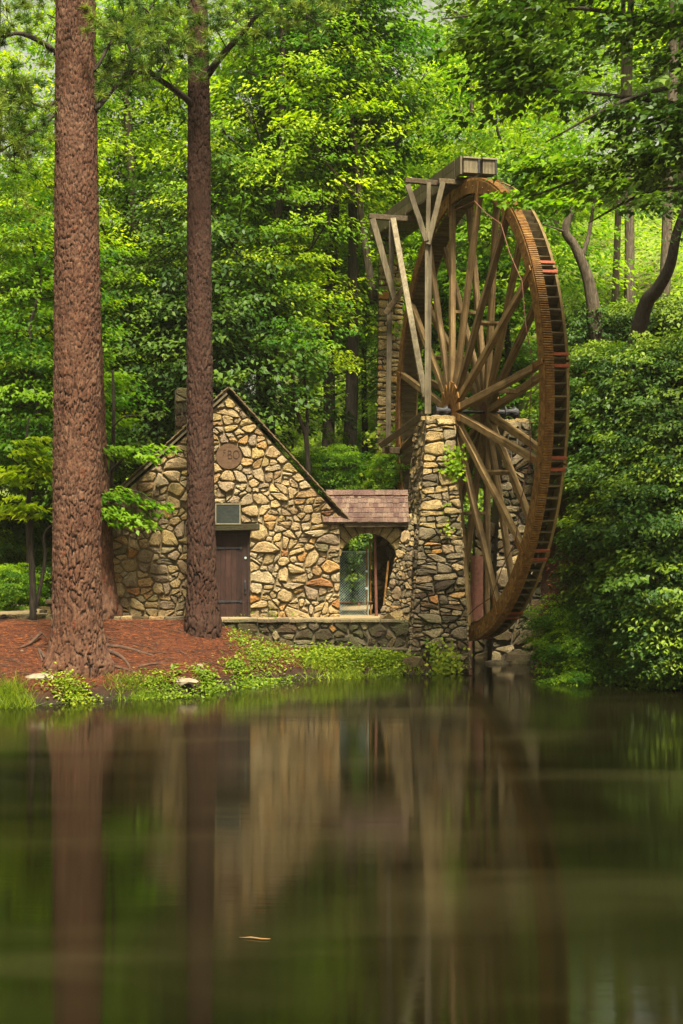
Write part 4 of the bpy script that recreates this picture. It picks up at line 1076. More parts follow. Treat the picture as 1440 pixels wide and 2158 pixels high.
# shrubs on the steep right bank
def put_shrub(px, py, Y, s, lab, key='shrub', mat=None, group='shrubs on the steep right bank', sq=1.0):
    c = P(px, py, Y); x, y = c[0], c[1]
    t = put_tree(key, 'shrub', x, y, s, random.uniform(0, 6), lab, 'shrub', group, mat, None, s * sq)
    t.location.z = min(c[2] - 1.2 * s * sq, t.location.z + .35) if py > 1150 else c[2] - 1.2 * s * sq
    return t
def hit(px, py):
    for yy in np.linspace(33, 50, 340):
        xx_ = (px - 720) / F * yy; z = gz(xx_, yy)
        if z > 0 and 1079 + (CAMH - z) * F / yy <= py: return float(yy)
    return 47.5
rows = [(745, 47.0, 1.25, 'along the top of the right bank'), (830, 45, 1.25, 'just below the top of the right bank'), (905, 44, 1.2, 'high on the right bank'), (985, 43, 1.15, 'on the right bank below hub height'),
        (1075, 42, 1.15, 'halfway down the right bank'), (1165, 40, 1.15, 'on the lower half of the right bank'), (1265, 39, 1.1, 'low on the right bank'), (1345, 38, .95, 'just above the right waterline'), (1400, 37, .8, 'at the waterline of the right bank')]
cols = [(1240, 'nearest the wheel'), (1305, 'second from the wheel'), (1375, 'third from the wheel'), (1445, 'cut by the right photo edge')]
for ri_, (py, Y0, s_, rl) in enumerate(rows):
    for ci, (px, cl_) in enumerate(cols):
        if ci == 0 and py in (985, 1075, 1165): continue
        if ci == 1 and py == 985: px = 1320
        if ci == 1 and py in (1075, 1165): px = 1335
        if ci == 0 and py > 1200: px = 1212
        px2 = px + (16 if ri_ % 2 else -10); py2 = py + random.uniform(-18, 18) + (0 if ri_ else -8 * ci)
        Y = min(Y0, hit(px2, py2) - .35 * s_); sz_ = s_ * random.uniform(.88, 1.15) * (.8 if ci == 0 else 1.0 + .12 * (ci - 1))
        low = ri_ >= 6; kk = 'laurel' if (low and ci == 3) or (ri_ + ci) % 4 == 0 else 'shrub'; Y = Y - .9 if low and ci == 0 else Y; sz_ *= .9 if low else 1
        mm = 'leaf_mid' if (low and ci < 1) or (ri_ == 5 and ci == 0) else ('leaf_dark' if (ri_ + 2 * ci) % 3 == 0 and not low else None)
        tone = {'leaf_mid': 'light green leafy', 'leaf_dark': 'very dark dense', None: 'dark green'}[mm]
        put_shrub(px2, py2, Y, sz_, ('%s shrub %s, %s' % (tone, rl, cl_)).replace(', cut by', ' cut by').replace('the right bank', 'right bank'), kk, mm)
# undergrowth behind the terrace on the left
for (px, py, Y, s, lab) in ((20, 1245, 43, .7, 'small shrub lit up at the left photo edge by the path'), (150, 1235, 45, 1.0, 'dark undergrowth bush behind the big pine'), (-40, 1200, 46, 1.2, 'dark bush beyond the path at the left photo edge'), (15, 1130, 52, 1.3, 'dark bush farther back at the left photo edge'), (95, 1120, 53, 1.3, 'dark bush farther back just left of the big pine'), (50, 1060, 58, 1.6, 'broad dark bush on the far slope at the left'), (745, 1180, 46, 1.2, 'dark bush seen through the arch'), (700, 1000, 50, .9, 'ivy bush behind the ridge of the gateway roof'), (835, 1000, 47, .75, 'ivy bush at the foot of the stone tower'), (985, 1120, 46, 1.3, 'bush glimpsed between the pier and the far pier')):
    put_shrub(px, py, Y, s, lab, 'shrub', 'leaf_mid' if px in (700, 835, 20) else None, 'undergrowth shrubs')

# leaning curvy tree on the right hill
def custom_tree(name, label, paths, rads, tmat, sprays, per, L, mat, srad=.6, shape='rhomb', cat='tree', flat=.28, tint=None, seed=1, group=None):
    rng = np.random.default_rng(seed)
    base = np.array(paths[0][0], float)
    t = thing(name, base, label, cat, group)
    a = Acc()
    for p, r_ in zip(paths, rads):
        q = smooth_path(p, max(8, len(p) * 5)); a.add(*tube(q, np.interp(np.linspace(0, 1, len(q)), np.linspace(0, 1, len(r_)), r_), 8))
    a.mk('trunk', M[tmat], t, True)
    if len(sprays):
        c = np.array([s[0] for s in sprays]); o_ = np.array([s[1] for s in sprays]); rd = np.array([srad * rng.uniform(.7, 1.2) for s in sprays])
        C, U, N, Ls, tt = spray_leaves(rng, c, o_, rd, per, L, flat=flat, tint0=tint if tint is None else np.clip(rng.normal(tint, .22, len(c)), 0, 1))
        me = leaf_mesh('crown', C - base, U, N, Ls, Ls * rng.uniform(.5, .65, len(Ls)), tt, M[mat], shape)
        o = bpy.data.objects.new('crown', me); COL.objects.link(o); o.parent = t
    return t
def along(paths, n, rng, spread=.5, tmin=.3):
    out = []
    for k in range(n):
        p = paths[rng.integers(len(paths))]; t = rng.uniform(tmin, 1) * (len(p) - 1); i = min(int(t), len(p) - 2)
        c = np.array(p[i]) + (np.array(p[i + 1]) - np.array(p[i])) * (t - i) + rng.normal(0, spread, 3) * [1, .7, .6]
        d = np.array(p[-1]) - np.array(p[0]); d[2] = 0; d = d / (np.linalg.norm(d) + 1e-6) + rng.normal(0, .4, 3) * [1, 1, 0]
        out.append((c, d / np.linalg.norm(d)))
    return out
rg = np.random.default_rng(3)
pths = [[P(1266, 800, 46), P(1258, 700, 46), P(1240, 590, 46), P(1212, 520, 46), P(1192, 485, 46), P(1210, 430, 46), P(1215, 380, 46)], [P(1225, 545, 46), P(1240, 500, 46.2), P(1250, 440, 46.5), P(1262, 380, 46.8)], [P(1196, 490, 46), P(1172, 482, 45.8), P(1140, 470, 45.5)]]
custom_tree('leaning_tree', 'crooked grey tree leaning left on the bank right of the wheel', pths, [(.3, .26, .19, .15, .14, .11, .07), (.09, .06, .03), (.05, .03, .015)], 'trunk',
            along([[P(1215, 380, 46), P(1200, 250, 46)], [P(1262, 380, 46.8), P(1290, 300, 46)]], 40, rg, .8, 0), 40, .2, 'leaf_mid', .7, tint=.6, seed=4)
pths = [[P(1325, 790, 45), P(1358, 650, 44), P(1385, 610, 43.5), P(1412, 560, 43), P(1430, 480, 42.5), P(1470, 380, 42)]]
custom_tree('leaning_tree', 'dark trunk slanting to the right at the right photo edge', pths, [(.28, .24, .2, .17, .14, .1)], 'trunk_dark', along([[P(1430, 460, 42.5), P(1480, 330, 42)]], 25, rg, .8, 0), 40, .2, 'leaf_dark', .7, seed=5)

# branching trees with thin visible stems behind the cottage roof
pths = [[P(650, 1010, 47), P(645, 920, 47), P(628, 870, 47), P(617, 800, 47), P(612, 740, 47)], [P(646, 930, 47), P(648, 880, 47.2), P(642, 800, 47.4), P(640, 740, 47.5)]]
custom_tree('twin_stem_tree', 'thin dark twin stemmed tree just above the right cottage roof', pths, [(.10, .08, .06, .05, .03), (.07, .05, .04, .02)], 'trunk_dark', along([[P(612, 800, 47), P(600, 700, 46.5)], [P(640, 780, 47.4), P(660, 680, 47)]], 36, rg, .6, 0), 40, .18, 'leaf_mid', .6, seed=6)
pths = [[P(790, 640, 50), P(770, 520, 50), P(757, 410, 50), P(752, 330, 50), P(742, 250, 50), P(735, 180, 50)], [P(757, 420, 50), P(710, 370, 49.5), P(680, 330, 49), P(655, 280, 49)], [P(755, 400, 50), P(768, 340, 50), P(775, 280, 50), P(790, 220, 50)]]
custom_tree('forked_tree', 'thin forked tree with bare dark limbs above and left of the flume', pths, [(.17, .13, .1, .08, .05, .03), (.08, .06, .04, .02), (.05, .04, .03, .02)], 'trunk', along([[P(742, 260, 50), P(735, 120, 50)], [P(660, 290, 49), P(640, 200, 49)], [P(785, 240, 50), P(800, 150, 50)]], 55, rg, .9, 0), 40, .2, 'leaf_bright', .7, tint=.7, seed=7)

# saplings on the left bank whose boughs reach in front of the cottage
pths = [[P(70, 1322, 38.4), P(68, 1200, 38.4), P(60, 1100, 38.4), P(62, 1020, 38.4), P(55, 960, 38.3), P(60, 880, 38.3)], [P(62, 1020, 38.4), P(40, 980, 38.2), P(10, 960, 38)], [P(62, 1020, 38.4), P(85, 985, 38.2), P(110, 975, 38)], [P(75, 1290, 38.45), P(95, 1180, 38.6), P(92, 1130, 38.6), P(110, 1105, 38.6)]]
custom_tree('understory_tree', 'thin dark sapling with bright layered leaves left of the big pine', pths, [(.10, .085, .07, .06, .04, .02), (.03, .02, .01), (.03, .02, .01), (.06, .05, .045, .03)], 'trunk_dark',
            along([[P(60, 1010, 38), P(-10, 985, 37.6)], [P(60, 1000, 38), P(118, 985, 37.8)], [P(55, 960, 38), P(70, 930, 38)], [P(60, 1080, 38), P(30, 1060, 38)]], 40, rg, .22, 0), 34, .19, 'leaf_bright', .38, tint=.75, seed=8, flat=.2)
pths = [[P(232, 1290, 41.5), P(230, 1100, 41), P(236, 980, 40.5), P(240, 880, 40), P(238, 780, 40)], [P(236, 990, 40.5), P(270, 960, 39), P(310, 950, 38.6), P(345, 945, 38.4)], [P(232, 1060, 41), P(262, 1035, 38.9), P(300, 1040, 38.5), P(330, 1070, 38.4)], [P(238, 900, 40), P(260, 880, 39), P(290, 875, 38.5)]]
custom_tree('understory_tree', 'small tree spreading flat leafy boughs over the left cottage eave', pths, [(.11, .09, .07, .05, .03), (.04, .03, .02, .01), (.04, .03, .02, .01), (.03, .02, .01)], 'trunk_dark',
            along([[P(225, 960, 39.5), P(335, 948, 38.5)], [P(230, 1030, 39), P(330, 1070, 38.4)], [P(240, 1080, 38.8), P(310, 1100, 38.5)], [P(205, 880, 41.0), P(240, 880, 41.2)], [P(205, 820, 41.2), P(245, 800, 41.5)]], 58, rg, .2, 0), 34, .19, 'leaf_mid', .40, tint=.75, seed=9, flat=.2)

# overhanging maple at the upper right, trunk outside the frame
tb = np.array([10.6, 36.5, gz(10.6, 36.5)])
mp_paths = [[tb, tb + [-.2, -.3, 6], tb + [-.6, -.8, 12], tb + [-1, -1, 18]]]
for (s, e, m_) in (((1560, 120, 33), (930, 40, 30), (1250, 20, 31)), ((1560, 260, 33), (1010, 190, 30), (1280, 200, 31)), ((1560, 400, 33), (1090, 400, 29.5), (1300, 330, 31)), ((1560, 20, 33), (1000, -70, 30), (1280, -60, 31)), ((1560, 420, 34), (1240, 470, 31), (1390, 400, 32)), ((1560, 180, 33), (1150, 300, 30), (1350, 200, 31))):
    mp_paths.append([tb + [-.5, -.7, P(*s)[2] - tb[2] - 1.0], P(*s), P(*m_), P(*e)])
spr = along([[P(1440, 40, 31), P(1250, 20, 31), P(1010, 30, 30)], [P(1450, 120, 31), P(1280, 100, 31), P(1060, 120, 30)], [P(1450, 250, 31), P(1330, 230, 31), P(1240, 240, 30.5)], [P(1450, 300, 31), P(1300, 320, 31), P(1120, 390, 29.7)], [P(1450, 400, 32), P(1360, 400, 31), P(1230, 420, 31)], [P(1460, 180, 31), P(1440, 360, 31)], [P(1080, 150, 30), P(1010, 40, 30)], [P(1440, -40, 31), P(1000, -40, 31)], [P(1160, 120, 30), P(1060, 190, 30)]], 250, rg, .42, 0)
custom_tree('overhanging_maple', 'maple boughs with shade-darkened leaves hanging in from the upper right corner', mp_paths, [(.3, .25, .2, .15)] + [(.10, .07, .045, .012)] * 6, 'trunk_dark', spr, 46, .20, 'leaf_dark', .55, 'maple', tint=.55, seed=10, flat=.3)  # shade on the overhang is put into its dark leaf colour
spr = along([[P(1250, 330, 30.4), P(1085, 425, 29.4)], [P(1280, 380, 30.4), P(1120, 440, 29.4)], [P(1200, 330, 30.4), P(1110, 360, 29.6)]], 34, rg, .2, 0)
custom_tree('maple_bough', 'bright yellow green maple spray hanging in front of the wheel rim', [[P(1460, 300, 31.5), P(1330, 330, 31), P(1200, 385, 30), P(1100, 420, 29.5)]], [(.07, .05, .03, .01)], 'trunk_dark', spr, 40, .19, 'leaf_bright', .42, 'maple', 'bough', tint=.3, seed=12, flat=.25)

# ------------------------------------------------------------------ the three pines
def pine_trunk(parent, cx_fn, rad_fn, z0, z1, Y, nu, nz, mat, seed, cw=.075, chh=.24, amp=.038):
    rng = np.random.default_rng(seed)
    zs = np.linspace(z0, z1, nz); th = np.linspace(0, 2 * math.pi, nu, endpoint=False)
    TT, ZZ_ = np.meshgrid(th, zs); r = rad_fn(ZZ_, TT); rm = float(np.median(r))
    circ_ = 2 * math.pi * rm
    px_, py_, pz_ = rm * np.cos(TT), rm * np.sin(TT), ZZ_ - z0
    def wave(fr, k=7, zs_=.45):
        out = np.zeros(TT.shape)
        for _ in range(k):
            d = rng.normal(0, 1, 3) * [1, 1, zs_]; out += np.sin((px_ * d[0] + py_ * d[1] + pz_ * d[2]) * fr + rng.uniform(0, 6.3))
        return out / math.sqrt(k)
    hh = np.clip(pz_ / 9.0, 0, 1); low = np.exp(-pz_ / 3.0)
    chz = .52 + (.20 - .52) * hh ** .6; vint = np.cumsum(1.0 / chz[:, 0]) * (zs[1] - zs[0]); vint = np.repeat((vint - vint[0])[:, None], nu, 1) * .24
    def cells(cw_, ch_, wu, wv):
        ncu = max(6, int(round(circ_ / cw_))); ncz = int(vint.max() / ch_) + 4
        jit = rng.uniform(.05, .95, (ncz + 2, ncu, 2)); val = rng.uniform(0, 1, (ncz + 2, ncu))
        u = TT / (2 * math.pi) * ncu + wu; v = vint / ch_ + wv
        iu = np.floor(u).astype(int); iv = np.floor(v).astype(int)
        f1 = np.full(u.shape, 9.0); f2 = np.full(u.shape, 9.0); idv = np.zeros(u.shape)
        for a in (-1, 0, 1):
            for b in (-1, 0, 1):
                cu = iu + a; cv = np.clip(iv + b, 0, ncz + 1); j = jit[cv, cu % ncu]
                d = np.maximum(np.abs(cu + j[..., 0] - u) * 1.15, np.abs(iv + b + j[..., 1] - v)) + .25 * np.hypot(cu + j[..., 0] - u, iv + b + j[..., 1] - v); vv = val[cv, cu % ncu]
                m = d < f1; f2 = np.where(m, f1, np.minimum(f2, d)); idv = np.where(m, vv, idv); f1 = np.where(m, d, f1)
        return f2 - f1, idv
    w1_, w2_ = wave(6), wave(9)
    eA, idA = cells(cw, chh, .35 * w1_ + .15 * wave(22), .3 * w2_)
    eB, idB = cells(cw * .55, chh * .5, .3 * w2_ + .2 * wave(30), .3 * w1_)
    sm = lambda x: np.clip(x, 0, 1) ** 2 * (3 - 2 * np.clip(x, 0, 1))
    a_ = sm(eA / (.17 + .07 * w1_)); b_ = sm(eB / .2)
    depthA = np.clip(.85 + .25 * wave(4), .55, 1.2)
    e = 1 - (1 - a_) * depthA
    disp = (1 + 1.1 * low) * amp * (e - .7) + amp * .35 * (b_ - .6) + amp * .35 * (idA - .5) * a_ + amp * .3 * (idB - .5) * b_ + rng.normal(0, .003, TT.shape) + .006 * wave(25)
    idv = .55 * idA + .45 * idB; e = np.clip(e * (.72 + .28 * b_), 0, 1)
    rr_ = r + disp
    X = cx_fn(ZZ_) + rr_ * np.cos(TT); Yv = Y + rr_ * np.sin(TT)
    V = np.stack([X, Yv, ZZ_], -1).reshape(-1, 3)
    ii = np.arange(nu * nz).reshape(nz, nu); j2 = np.roll(ii, -1, 1)
    q = np.stack([ii[:-1], j2[:-1], j2[1:], ii[1:]], -1).reshape(-1, 4)
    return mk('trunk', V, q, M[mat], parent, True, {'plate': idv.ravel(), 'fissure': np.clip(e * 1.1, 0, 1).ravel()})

def interp_px(tab, Y):
    """tab: (py, px centre, px width) -> centre X(z), radius(z)"""
    zz = np.array([CAMH - (t[0] - 1079) / F * Y for t in tab]); xx_ = np.array([(t[1] - 720) / F * Y for t in tab]); ww = np.array([t[2] / F * Y / 2 for t in tab])
    o_ = np.argsort(zz); zz, xx_, ww = zz[o_], xx_[o_], ww[o_]
    return (lambda z: np.interp(z, zz, xx_)), (lambda z: np.interp(z, zz, ww)), zz

pines = []
def pine(label, tab, Y, mat, seed, nu, nz, flare, nroot=5):
    cx, rw_, zz = interp_px(tab, Y)
    base = np.array([cx(zz[0]), Y, zz[0]])
    t = thing('pine_tree', base, label, 'pine tree', 'pines beside the cottage')
    zb_ = zz[0] + .15
    def rad(z, th):
        k = np.exp(-np.clip(z - zb_, 0, 9) / .45)
        return rw_(z) * (1 + flare * k * (.35 + .65 * np.maximum(0, np.cos(th * nroot / 2 + seed)) ** 2))
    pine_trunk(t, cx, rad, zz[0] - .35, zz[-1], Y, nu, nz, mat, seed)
    pines.append((t, Y)); return t
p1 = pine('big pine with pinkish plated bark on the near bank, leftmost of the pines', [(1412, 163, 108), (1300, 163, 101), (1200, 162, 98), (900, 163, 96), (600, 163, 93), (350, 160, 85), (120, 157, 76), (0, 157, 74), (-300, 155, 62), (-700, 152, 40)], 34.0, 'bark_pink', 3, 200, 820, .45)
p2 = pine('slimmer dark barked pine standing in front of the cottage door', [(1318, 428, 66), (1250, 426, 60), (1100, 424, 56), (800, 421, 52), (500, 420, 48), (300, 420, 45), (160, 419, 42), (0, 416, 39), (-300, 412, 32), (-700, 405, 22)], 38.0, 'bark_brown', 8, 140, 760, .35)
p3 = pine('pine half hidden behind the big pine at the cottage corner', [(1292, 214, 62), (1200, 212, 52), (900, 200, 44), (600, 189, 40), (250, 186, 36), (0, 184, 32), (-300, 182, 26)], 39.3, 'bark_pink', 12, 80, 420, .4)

def needle_mesh(centres, rng, per, L, base):
    n = len(centres); c = np.repeat(np.array(centres), per, 0)
    d = rng.normal(0, 1, (n * per, 3)); d[:, 2] = d[:, 2] * .7 + .25; d /= np.linalg.norm(d, axis=1, keepdims=True)
    c = c + rng.normal(0, .025, c.shape)
    N = rng.normal(0, 1, c.shape); Ls = L * rng.uniform(.7, 1.15, len(c))
    t = np.clip(np.repeat(rng.uniform(0, 1, n), per) + rng.normal(0, .08, n * per), 0, 1)
    return leaf_mesh('crown', c - base, d, N, Ls, np.full(len(c), .02), t, M['needle'], 'blade', 0)
def pine_branches(t, limbs, tufts, seed, spread=.35, twig=True):
    rng = np.random.default_rng(seed); base = BASE[t.name]
    cs = []
    for li, (pts, r0) in enumerate(limbs):
        q = smooth_path([P(*p) for p in pts], 14); a = Acc()
        a.add(*tube(q, [r0 * (1 - .75 * u) for u in np.linspace(0, 1, 14)], 7))
        for k in range(9):                                   # crooked side twigs
            i = rng.integers(4, 14); b = q[i]; ln = rng.uniform(.35, 1.0)
            m1 = b + rng.normal(0, .3, 3) * ln; e = m1 + rng.normal(0, .35, 3) * ln + [0, 0, -.05]
            a.add(*tube([b, m1, e], [r0 * .22, r0 * .14, .006], 4, False)); cs += [e]
            for s in range(2):
                e2 = m1 + rng.normal(0, .35, 3); a.add(*tube([m1, e2], [.012, .005], 4, False)); cs += [e2] if i > 8 else []
        a.mk('branch', M['trunk_dark'], t, True)
    for (px, py, Y, w, h, n) in tufts:
        for k in range(int(n * .8)):
            cs.append(P(px + rng.normal(0, w), py + rng.normal(0, h), Y + rng.normal(0, .7)))
    me = needle_mesh(cs, rng, 64, .25, base)
    o = bpy.data.objects.new('crown', me); COL.objects.link(o); o.parent = t
pine_branches(p1, [([(200, 232, 34), (225, 205, 34.3), (255, 170, 34.8), (300, 140, 35)], .08), ([(118, 112, 34), (90, 90, 33.8), (40, 70, 33.5), (0, 78, 33.4), (-60, 60, 33)], .08), ([(116, 215, 34), (95, 225, 33.7), (60, 215, 33.5), (0, 190, 33)], .05), ([(116, 240, 34), (90, 265, 33.6), (50, 290, 33.3), (0, 320, 33)], .045), ([(200, 150, 34), (240, 80, 34.5), (260, 60, 35)], .05)],
              [(35, 200, 33.3, 35, 30, 46), (40, 280, 33.2, 35, 30, 34), (40, 40, 33.3, 45, 25, 34), (240, 60, 34.5, 40, 35, 40), (80, 440, 40, 30, 25, 16), (60, -60, 33, 90, 40, 24), (230, 120, 35, 30, 25, 22)], 31)
pine_branches(p2, [([(412, 240, 38), (400, 215, 37.8), (370, 190, 37.4), (320, 155, 36.8), (285, 120, 36.5), (270, 90, 36.4), (262, 62, 36.3)], .11), ([(320, 155, 36.8), (280, 155, 36.6), (230, 165, 36.4), (200, 180, 36.3)], .05), ([(436, 160, 38), (470, 115, 37.6), (510, 70, 37.2), (535, 40, 37), (540, 15, 36.9)], .11), ([(535, 40, 37), (560, 20, 36.8), (600, 30, 36.6), (640, 20, 36.4)], .05), ([(380, 50, 37.5), (345, 38, 37.3), (320, 30, 37), (290, 5, 36.8)], .07), ([(330, 160, 36.8), (345, 130, 36.7), (310, 115, 36.6)], .04)],
              [(330, 60, 37, 45, 30, 56), (400, 110, 36.8, 30, 30, 40), (370, 20, 37, 60, 25, 40), (470, 30, 37, 50, 25, 30), (620, 15, 36.6, 50, 18, 34), (700, 10, 36.4, 30, 15, 18), (300, -60, 36.6, 120, 40, 20), (560, -60, 36.8, 120, 40, 20)], 32)
pine_branches(p3, [([(198, 120, 39.3), (150, 60, 39.2), (100, 30, 39)], .06)], [(110, 0, 39, 60, 40, 40), (200, -60, 39, 60, 40, 40)], 33)
# soft young pine clumps beyond the big pine
# ------------------------------------------------------------------ bank: grass, weeds, rocks, roots, straw
def tuft(name, px, py, w, n, L, label, mat='grass', cat='plant', leafy=False, depth=.35, group=None, zf_=None):
    rng = np.random.default_rng(int(px * 7 + py))
    Y = CAMH * F / (py - 1079)
    # nearest ground point under this pixel
    for yy in np.linspace(30, 45, 400):
        xx_ = (px - 720) / F * yy; z = gz(xx_, yy)
        if z > 0 and 1079 + (CAMH - z) * F / yy <= py: Y = yy; break
    x0 = (px - 720) / F * Y; base = np.array([x0, Y, gz(x0, Y)])
    wx_ = w / F * Y
    C = np.stack([x0 + rng.normal(0, .45, n) * wx_, Y + rng.normal(0, depth, n) * 1.0, np.zeros(n)], 1)
    C[:, 2] = np.maximum(HGT(C[:, 0], C[:, 1]), 0) - .01
    tt = np.clip(rng.normal(.55, .25, n), 0, 1)
    if leafy:
        C[:, 2] += np.abs(rng.normal(0, .55, n)) * L * 2.0
        U = rng.normal(0, 1, (n, 3)) * [1, 1, .45]; N = np.array([0, -.3, 1.0]) + rng.normal(0, .5, (n, 3)); Ls = L * rng.uniform(.6, 1.2, n)
        me = leaf_mesh('foliage', C - base, U, N, Ls, Ls * .5, tt, M[mat])
    else:
        U = np.stack([rng.normal(0, .55, n), rng.normal(-.15, .5, n), np.abs(rng.normal(.8, .35, n))], 1); Ls = L * rng.uniform(.5, 1.2, n)
        a_ = leaf_mesh('foliage', C - base, U, rng.normal(0, 1, (n, 3)), Ls, np.full(n, .017), tt, M[mat], 'blade', 0); me = a_
    o = bpy.data.objects.new(name, me); COL.objects.link(o); o.location = tuple(base)
    props(o, label, cat, group, None if name == 'young_plant' else 'stuff'); return o
tuft('grass_clump', 20, 1478, 50, 900, .42, 'clump of long bright grass at the left end of the bank', 'grass', 'grass clump', depth=.2)
tuft('weed_clump', 148, 1452, 62, 900, .10, 'leafy weeds below the foot of the big pine', 'grass', 'weeds', True, .22)
tuft('grass_clump', 285, 1462, 62, 700, .26, 'grass tuft overhanging the water right of the big pine', 'grass', 'grass clump', depth=.22)
tuft('weed_clump', 345, 1456, 75, 1100, .09, 'low yellow green weeds along the bank edge beside the right flat rock', 'grass', 'weeds', True, .25)
tuft('weed_clump', 440, 1448, 38, 700, .10, 'small leafy weed clump at the waterline below the slim pine', 'grass', 'weeds', True, .22)
tuft('weed_clump', 510, 1432, 44, 900, .10, 'green weeds on the slope left of the ivy patch', 'grass', 'weeds', True, .3)
tuft('ivy_patch', 560, 1385, 66, 1700, .095, 'patch of green ivy on the red slope below the low wall', 'grass', 'ivy', True, .9)
tuft('ivy_patch', 505, 1345, 28, 260, .085, 'thin sprigs of ivy at the left end of the low wall', 'grass', 'ivy', True, .5)
tuft('grass_clump', 700, 1405, 85, 1300, .28, 'long lush grass below the middle of the low wall', 'grass', 'grass clump', depth=.3)
tuft('weed_clump', 690, 1385, 75, 2300, .10, 'low leafy weeds behind the lush grass', 'grass', 'weeds', True, .35)
tuft('grass_clump', 820, 1400, 75, 1200, .24, 'bright grass between the low wall and the pier foot', 'grass', 'grass clump', depth=.25)
tuft('weed_clump', 790, 1388, 85, 2500, .10, 'low weeds under the ledge left of the pier', 'grass', 'weeds', True, .3)
tuft('young_plant', 372, 1425, 12, 26, .14, 'small upright seedling by the flat rock', 'grass', 'plant', True, .05)
# ivy climbing on the piers
def ivy(pts, n, L, label, mat='grass', sp=.12, off=.18):
    rng = np.random.default_rng(len(label)); C = []
    for k in range(n):
        i = rng.integers(len(pts) - 1); t = rng.uniform(); p = np.array(P(*pts[i])) * (1 - t) + np.array(P(*pts[i + 1])) * t
        C.append(p + rng.normal(0, sp, 3) * [1, .25, 1] + [0, -off, 0])
    C = np.array(C); base = C.mean(0); base[2] = C[:, 2].min()
    U = rng.normal(0, 1, C.shape) * [1, .3, .6] + [0, 0, -.5]; N = np.array([0, -1, .5]) + rng.normal(0, .35, C.shape)
    Ls = L * rng.uniform(.7, 1.3, n)
    o = bpy.data.objects.new('ivy', leaf_mesh('ivy', C - base, U, N, Ls, Ls * .75, np.clip(rng.normal(.6, .25, n), 0, 1), M[mat], 'rhomb')); COL.objects.link(o); o.location = tuple(base)
    props(o, label, 'ivy', 'ivy on the masonry')
ivy([(962, 950, 39.3), (958, 975, 39.25), (950, 1000, 39.2)], 150, .13, 'bright ivy spray high on the right edge of the near pier', 'leaf_bright', .14)
ivy([(935, 1380, 38.6), (945, 1405, 38.5), (925, 1412, 38.5), (960, 1400, 38.5)], 330, .11, 'ivy mound at the water foot of the near pier', 'grass', .22)
ivy([(905, 1350, 38.6), (915, 1385, 38.5)], 60, .10, 'thin ivy strand climbing from the near pier foot', 'grass', .08)
ivy([(938, 1060, 39), (950, 1110, 38.95), (935, 1125, 38.95)], 34, .09, 'few ivy leaves halfway up the near pier', 'grass', .07)
ivy([(815, 900, 48.6), (822, 960, 48.6), (815, 1020, 48.6), (840, 1010, 48.4)], 420, .17, 'ivy climbing the lower stone tower', 'grass', .38, .3)
ivy([(838, 700, 48.6), (846, 690, 48.6)], 30, .14, 'small ivy sprig on the middle of the stone tower', 'leaf_bright', .15)
ivy([(1150, 1190, 42.2), (1165, 1280, 42.1), (1180, 1250, 42.1)], 110, .12, 'sparse ivy on the damp retaining wall', 'leaf_mid', .25)

def rock(px, py, Y, w, h, dpt, label, mat='rock', name='rock', seed=1):
    rng = np.random.default_rng(seed); c = P(px, py, Y); V = []; Fc = []
    n = 12
    for k, (s, z) in enumerate(((1, -.1), (1.02, .35), (.8, .85), (.4, 1.0))):
        for i in range(n):
            t = 2 * math.pi * i / n; j = rng.uniform(.82, 1.1)
            V.append(c + np.array([w * s * j * math.cos(t), dpt * s * j * math.sin(t), h * z + rng.uniform(-.02, .02)]))
    for k in range(3):
        for i in range(n): Fc.append((k * n + i, k * n + (i + 1) % n, k * n + n + (i + 1) % n, k * n + n + i))
    Fc.append(tuple(range(3 * n, 4 * n)))
    o = mk(name, np.array(V), Fc, M[mat]); props(o, label, 'rock'); return o
def on_ground(px, py):
    for yy in np.linspace(30.5, 45, 600):
        xx_ = (px - 720) / F * yy; z = gz(xx_, yy)
        if z > 0 and 1079 + (CAMH - z) * F / yy <= py: return yy
    return 34.0
# rocks
Yr = on_ground(82, 1428); rock(82, 1430, Yr, .37, .10, .22, 'flat pale rock on the bank left of the big pine foot', seed=2)
Yr = on_ground(385, 1436); rock(385, 1440, Yr, .36, .12, .2, 'flat grey rock at the bank edge right of the roots', seed=3)
Yr = on_ground(47, 1372); rock(47, 1374, Yr, .05, .04, .05, 'small pale stone near the twig left of the pine', seed=4)
Yr = on_ground(420, 1402); rock(420, 1404, Yr, .1, .05, .07, 'small stone in the straw right of the seedling', seed=5)
rock(870, 1402, 38.3, .3, .22, .2, 'dark damp boulder at the water beside the pier foot', 'stone_damp', seed=6)
rock(1095, 1402, 41, .45, .4, .3, 'dark boulder in the water under the wheel', 'stone_damp', seed=7)
rock(1045, 1410, 40.8, .4, .25, .3, 'low wet boulder beneath the wheel bottom', 'stone_damp', seed=9)
def strip(name, pts, r0, r1, label, mat, cat):
    q = []
    for (px, py, lift) in pts:
        Y = on_ground(px, py); q.append(P(px, py, Y) + [0, 0, lift])
    q = smooth_path(q, 12); V, Fc = tube(q, np.linspace(r0, r1, 12), 7)
    o = mk(name, np.array(V), Fc, M[mat], None, True); props(o, label, cat); return o
strip('tree_root', [(215, 1372, .03), (240, 1380, .05), (262, 1392, .03), (275, 1408, .0)], .07, .03, 'dark gnarled root right of the big pine', 'root', 'root')
strip('tree_root', [(218, 1362, .02), (260, 1368, .04), (300, 1378, .03), (330, 1383, -.02)], .06, .03, 'long dark root reaching right across the straw', 'root', 'root')
strip('tree_root', [(230, 1405, .03), (258, 1412, .04), (290, 1420, .0)], .05, .02, 'short root near the bank edge', 'root', 'root')
strip('tree_root', [(290, 1408, .02), (320, 1402, .03), (360, 1398, .0)], .045, .02, 'thin root left of the seedling', 'root', 'root')
